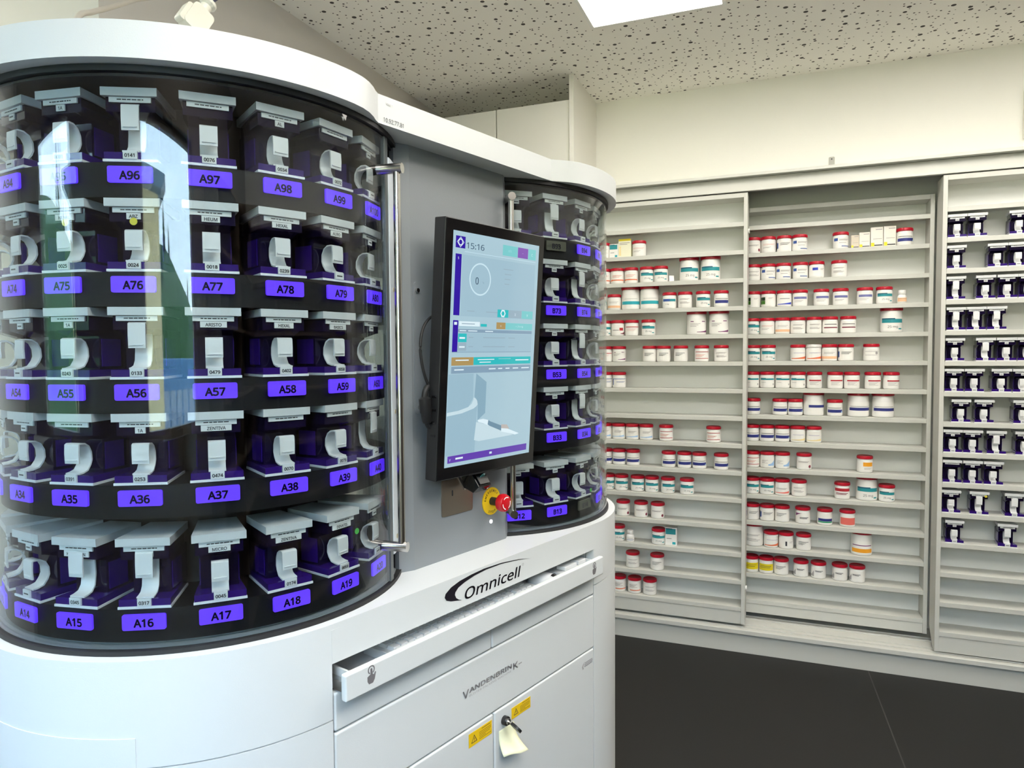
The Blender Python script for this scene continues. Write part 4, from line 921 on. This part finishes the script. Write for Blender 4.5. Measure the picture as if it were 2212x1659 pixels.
for i, (a, b) in enumerate(((.56, .68), (.58, .66), (.58, .65), (.58, .64))): sr(a, .13 + i * .022, b, .134 + i * .022, GRc)
for a, b in ((.17, .25), (.38, .52)): sr(a, .327, b, .331, GRc)
sr(.513, .314, .645, .349, TEc); ringp(.579, .331, .005, .0085, WHc, 6); sr(.648, .314, .809, .349, GRc); stx('X', .73, .340, .016, WHc); sr(.812, .314, .955, .350, TEl); stx('V', .885, .340, .014, WHc)
sr(.028, .371, .083, .506, PUc); sr(.04, .378, .07, .39, WHc)
sr(.092, .374, .315, .394, WHc); sr(.12, .382, .26, .386, GRc); sr(.325, .382, .395, .394, TEc); sr(.507, .372, .616, .402, AMc); stx('=', .56, .394, .014, WHc); sr(.617, .373, .957, .403, TEl); stx('~  / + + o', .79, .393, .012, WHc)
sr(.084, .407, .955, .421, HDc)
for a, b in ((.10, .17), (.19, .29), (.38, .47)): sr(a, .412, b, .416, WHc)
sr(.086, .424, .955, .504, PNc); sr(.086, .426, .177, .463, TEc); sr(.10, .441, .16, .449, WHc); sr(.087, .466, .176, .500, GRc); sr(.10, .480, .16, .487, WHc)
for v in (.440, .480):
    for a, b in ((.20, .25), (.36, .62), (.66, .74)): sr(a, v, b, v + .004, GRc)
sr(.03, .5045, .955, .507, HDc)
sr(.027, .528, .262, .563, AMc); sr(.07, .538, .21, .543, WHc); sr(.263, .528, .956, .562, TEc); sr(.31, .537, .50, .541, WHc); sr(.33, .549, .46, .553, WHc); sr(.55, .535, .70, .539, TEl); sr(.76, .541, .93, .546, WHc)
sr(.028, .568, .958, .597, HDc); 
for a, b in ((.06, .16), (.44, .52), (.55, .60), (.64, .69), (.73, .80), (.84, .94)): sr(a, .579, b, .584, WHc)
sr(.026, .952, .958, .983, PUl); stx('Y', .052, .976, .014, WHc); sr(.11, .963, .19, .971, WHc); sr(.49, .962, .52, .972, LNc)
# flat shapes on the lower half of the screen: drum on base, leaflet, pen
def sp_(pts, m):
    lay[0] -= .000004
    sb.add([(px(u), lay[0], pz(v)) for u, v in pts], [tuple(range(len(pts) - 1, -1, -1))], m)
D1 = scol('shape_mid', (.33, .50, .61), .8); D2 = scol('shape_dark', (.26, .42, .53), .8); D3 = scol('shape_light', (.56, .71, .78), .85); D4 = scol('shape_slate', (.16, .27, .36), .9)
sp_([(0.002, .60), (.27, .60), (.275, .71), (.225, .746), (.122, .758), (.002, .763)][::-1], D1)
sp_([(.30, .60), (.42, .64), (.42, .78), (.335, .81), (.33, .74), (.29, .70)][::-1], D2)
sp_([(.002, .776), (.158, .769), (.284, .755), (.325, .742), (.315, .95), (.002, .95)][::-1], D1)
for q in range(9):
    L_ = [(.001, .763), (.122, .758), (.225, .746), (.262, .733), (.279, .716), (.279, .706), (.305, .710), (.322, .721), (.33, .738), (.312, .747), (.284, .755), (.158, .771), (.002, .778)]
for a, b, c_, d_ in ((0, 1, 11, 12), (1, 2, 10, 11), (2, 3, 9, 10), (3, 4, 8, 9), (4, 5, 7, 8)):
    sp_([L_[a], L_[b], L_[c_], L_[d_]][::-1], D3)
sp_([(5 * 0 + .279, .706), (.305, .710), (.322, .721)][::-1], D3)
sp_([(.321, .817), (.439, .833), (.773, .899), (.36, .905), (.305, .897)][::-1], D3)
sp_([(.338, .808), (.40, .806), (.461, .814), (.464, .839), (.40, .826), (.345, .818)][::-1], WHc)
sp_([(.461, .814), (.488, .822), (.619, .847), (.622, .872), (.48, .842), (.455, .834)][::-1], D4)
sp_([(.619, .842), (.69, .846), (.72, .866), (.66, .874), (.622, .866)][::-1], scol('shape_skin', (.52, .48, .46), .8))
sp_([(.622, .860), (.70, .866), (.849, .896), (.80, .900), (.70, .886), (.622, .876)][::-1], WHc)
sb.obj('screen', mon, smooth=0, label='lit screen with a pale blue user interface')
MB().box(-.04, .04, .036, .046, -.06, .06, BLACK).obj('mount_plate', mon, smooth=0)
MB().box(-.022, .022, .046, .0685, -.05, .03, BLACK).obj('mount_arm', mon, smooth=0)
bt = MB()
for i in range(4): bt.box(px(U0) - .0006, px(U0) + .002, .006, .018, pz(.70 + i * .055), pz(.69 + i * .055), BLACKG)
bt.obj('side_button', mon, smooth=0)
# cable looping out on the left of the monitor
def bez(P, n=24):
    out = []
    for i in range(n + 1):
        t = i / n; out.append(tuple(sum(c * p[k] for c, p in zip(((1 - t) ** 3, 3 * t * (1 - t) ** 2, 3 * t * t * (1 - t), t ** 3), P)) for k in range(3)))
    return out
cb = empty('monitor_cable', 'black cable looping out left of the monitor with a plug', 'cable', (MC[0], MC[1], 0), MANG)
T = lambda x, y, z: ML(x, y, z)
MB().tube(bez([T(-.120, -.395, 1.600), T(-.235, -.415, 1.585), T(-.205, -.41, 1.46), T(-.170, -.41, 1.412)]), .0028, RUBBER).obj('thin_cable', cb)
MB().tube(bez([T(-.120, -.39, 1.425), T(-.165, -.41, 1.430), T(-.190, -.41, 1.415), T(-.189, -.41, 1.390)]), .0056, RUBBER).obj('cable', cb)
pl = MB()
pl.lathe([(.006, 0), (.0115, -.004), (.012, -.028), (.0105, -.032), (.0095, -.046), (.008, -.050)], BLACK, n=20)
plo = pl.obj('plug', cb, loc=T(-.189, -.41, 1.392)); plo.rotation_euler = (0, -.12, 0)
MB().tube(bez([T(-.182, -.41, 1.328), T(-.175, -.41, 1.305), T(-.15, -.41, 1.300), T(-.115, -.395, 1.315)]), .005, RUBBER).obj('cable_tail', cb)
# barcode scanner under the monitor
sca = empty('barcode_scanner', 'small black barcode scanner on a bracket below the monitor', 'scanner', MWp(.012, -.40, 1.150), MANG)
MB().prism([(-.028, -.008), (.0, .030), (.018, .028), (.022, .010), (.012, -.014), (-.012, -.022)], -.020, .020, BLACKG, axis='x').obj('body', sca, smooth=0, bevel=.002)
MB().prism([(-.0265, -.003), (-.0055, .026), (-.0065, .0268), (-.0275, -.0022)], -.015, .015, BLACK, axis='x').obj('window', sca, smooth=0)
MB().prism([(.011 * math.cos(2 * PI * i / 16), .007 * math.sin(2 * PI * i / 16)) for i in range(16)], 0, .001, mat('lens_teal', (.05, .16, .17), .1), axis='y', xf=lambda x, y, z: (x * .6, -.0175 - y + z * -.72 - .002, .0115 + z * 1.0)).obj('lens', sca)
MB().box(-.010, .010, -.0125, -.0115, .0262, .0285, YEL, xf=lambda x, y, z: (x, y + .008, z + .003)).obj('sticker', sca, smooth=0)
MB().prism(disc(.009, -.013, .0035, 12), -.031, -.0285, MATS['led_white'], axis='y', xf=lambda x, y, z: (x + .008, y + .012, z)).obj('lamp', sca)
MB().prism([(-.055, .034), (-.050, .036), (-.012, -.016), (-.018, -.018)], .012, .016, STEEL, axis='y').box(-.055, .014, .016, .0265, .028, .036, STEEL).obj('bracket', sca, smooth=0)

# ================================================================= on top of the machine
cn = empty('power_connector', 'white plastic power connector lying on top of the machine', 'connector', MWp(-.74, -.372, 2.0865), MANG)
CRE = mat('connector_cream', (.56, .54, .46), .4)
tl = lambda x, y, z: (x * math.cos(.55) + z * math.sin(.55), y, -x * math.sin(.55) + z * math.cos(.55) + .020)
MB().prism(rrect(-.016, .016, -.012, .026, .006), -.010, .010, CRE, axis='y', xf=lambda x, y, z: tl(x, y, z)).prism(rrect(-.022, -.012, -.012, .018, .004), -.008, .008, CRE, axis='y', xf=tl).obj('housing', cn, smooth=30)
MB().lathe([(.008, .026), (.008, .036), (.0115, .040), (.0115, .044), (.007, .045)], CRE, n=20, xf=tl).obj('collar', cn)
cwp = [tl(0, 0, .045), (.034, 0, .068), (.030, .002, .083), (.042, .004, .098), (.040, .006, .150), (.046, .02, .30), (.06, .03, .779)]
MB().tube(cwp, .0035, mat('twisted_cable', (.03, .03, .07), .5), 10).obj('twisted_cable', cn)
cp_ = [(-1.435, 1.02, 1.97), (-1.445, 1.055, 2.10), (-1.475, 1.124, 2.247), (-1.512, 1.192, 2.300), (-1.55, 1.261, 2.346), (-1.618, 1.40, 2.4425), (-1.72, 1.637, 2.611), (-1.80, 1.78, 2.905)]
cc = []
for i in range(len(cp_) - 1):
    p0_, p1_, p2_, p3_ = [Vector(cp_[min(max(i + k, 0), len(cp_) - 1)]) for k in (-1, 0, 1, 2)]
    for q in range(6):
        t = q / 6; cc.append(tuple(.5 * ((2 * p1_) + (p2_ - p0_) * t + (2 * p0_ - 5 * p1_ + 4 * p2_ - p3_) * t * t + (3 * p1_ - p0_ - 3 * p2_ + p3_) * t ** 3)))
cd = MB().tube(cc, .0065, mat('cord_beige', (.55, .51, .44), .5), 12).obj('hanging_cable')
tag(cd, 'beige cord rising from behind the machine at the upper left', 'cord')
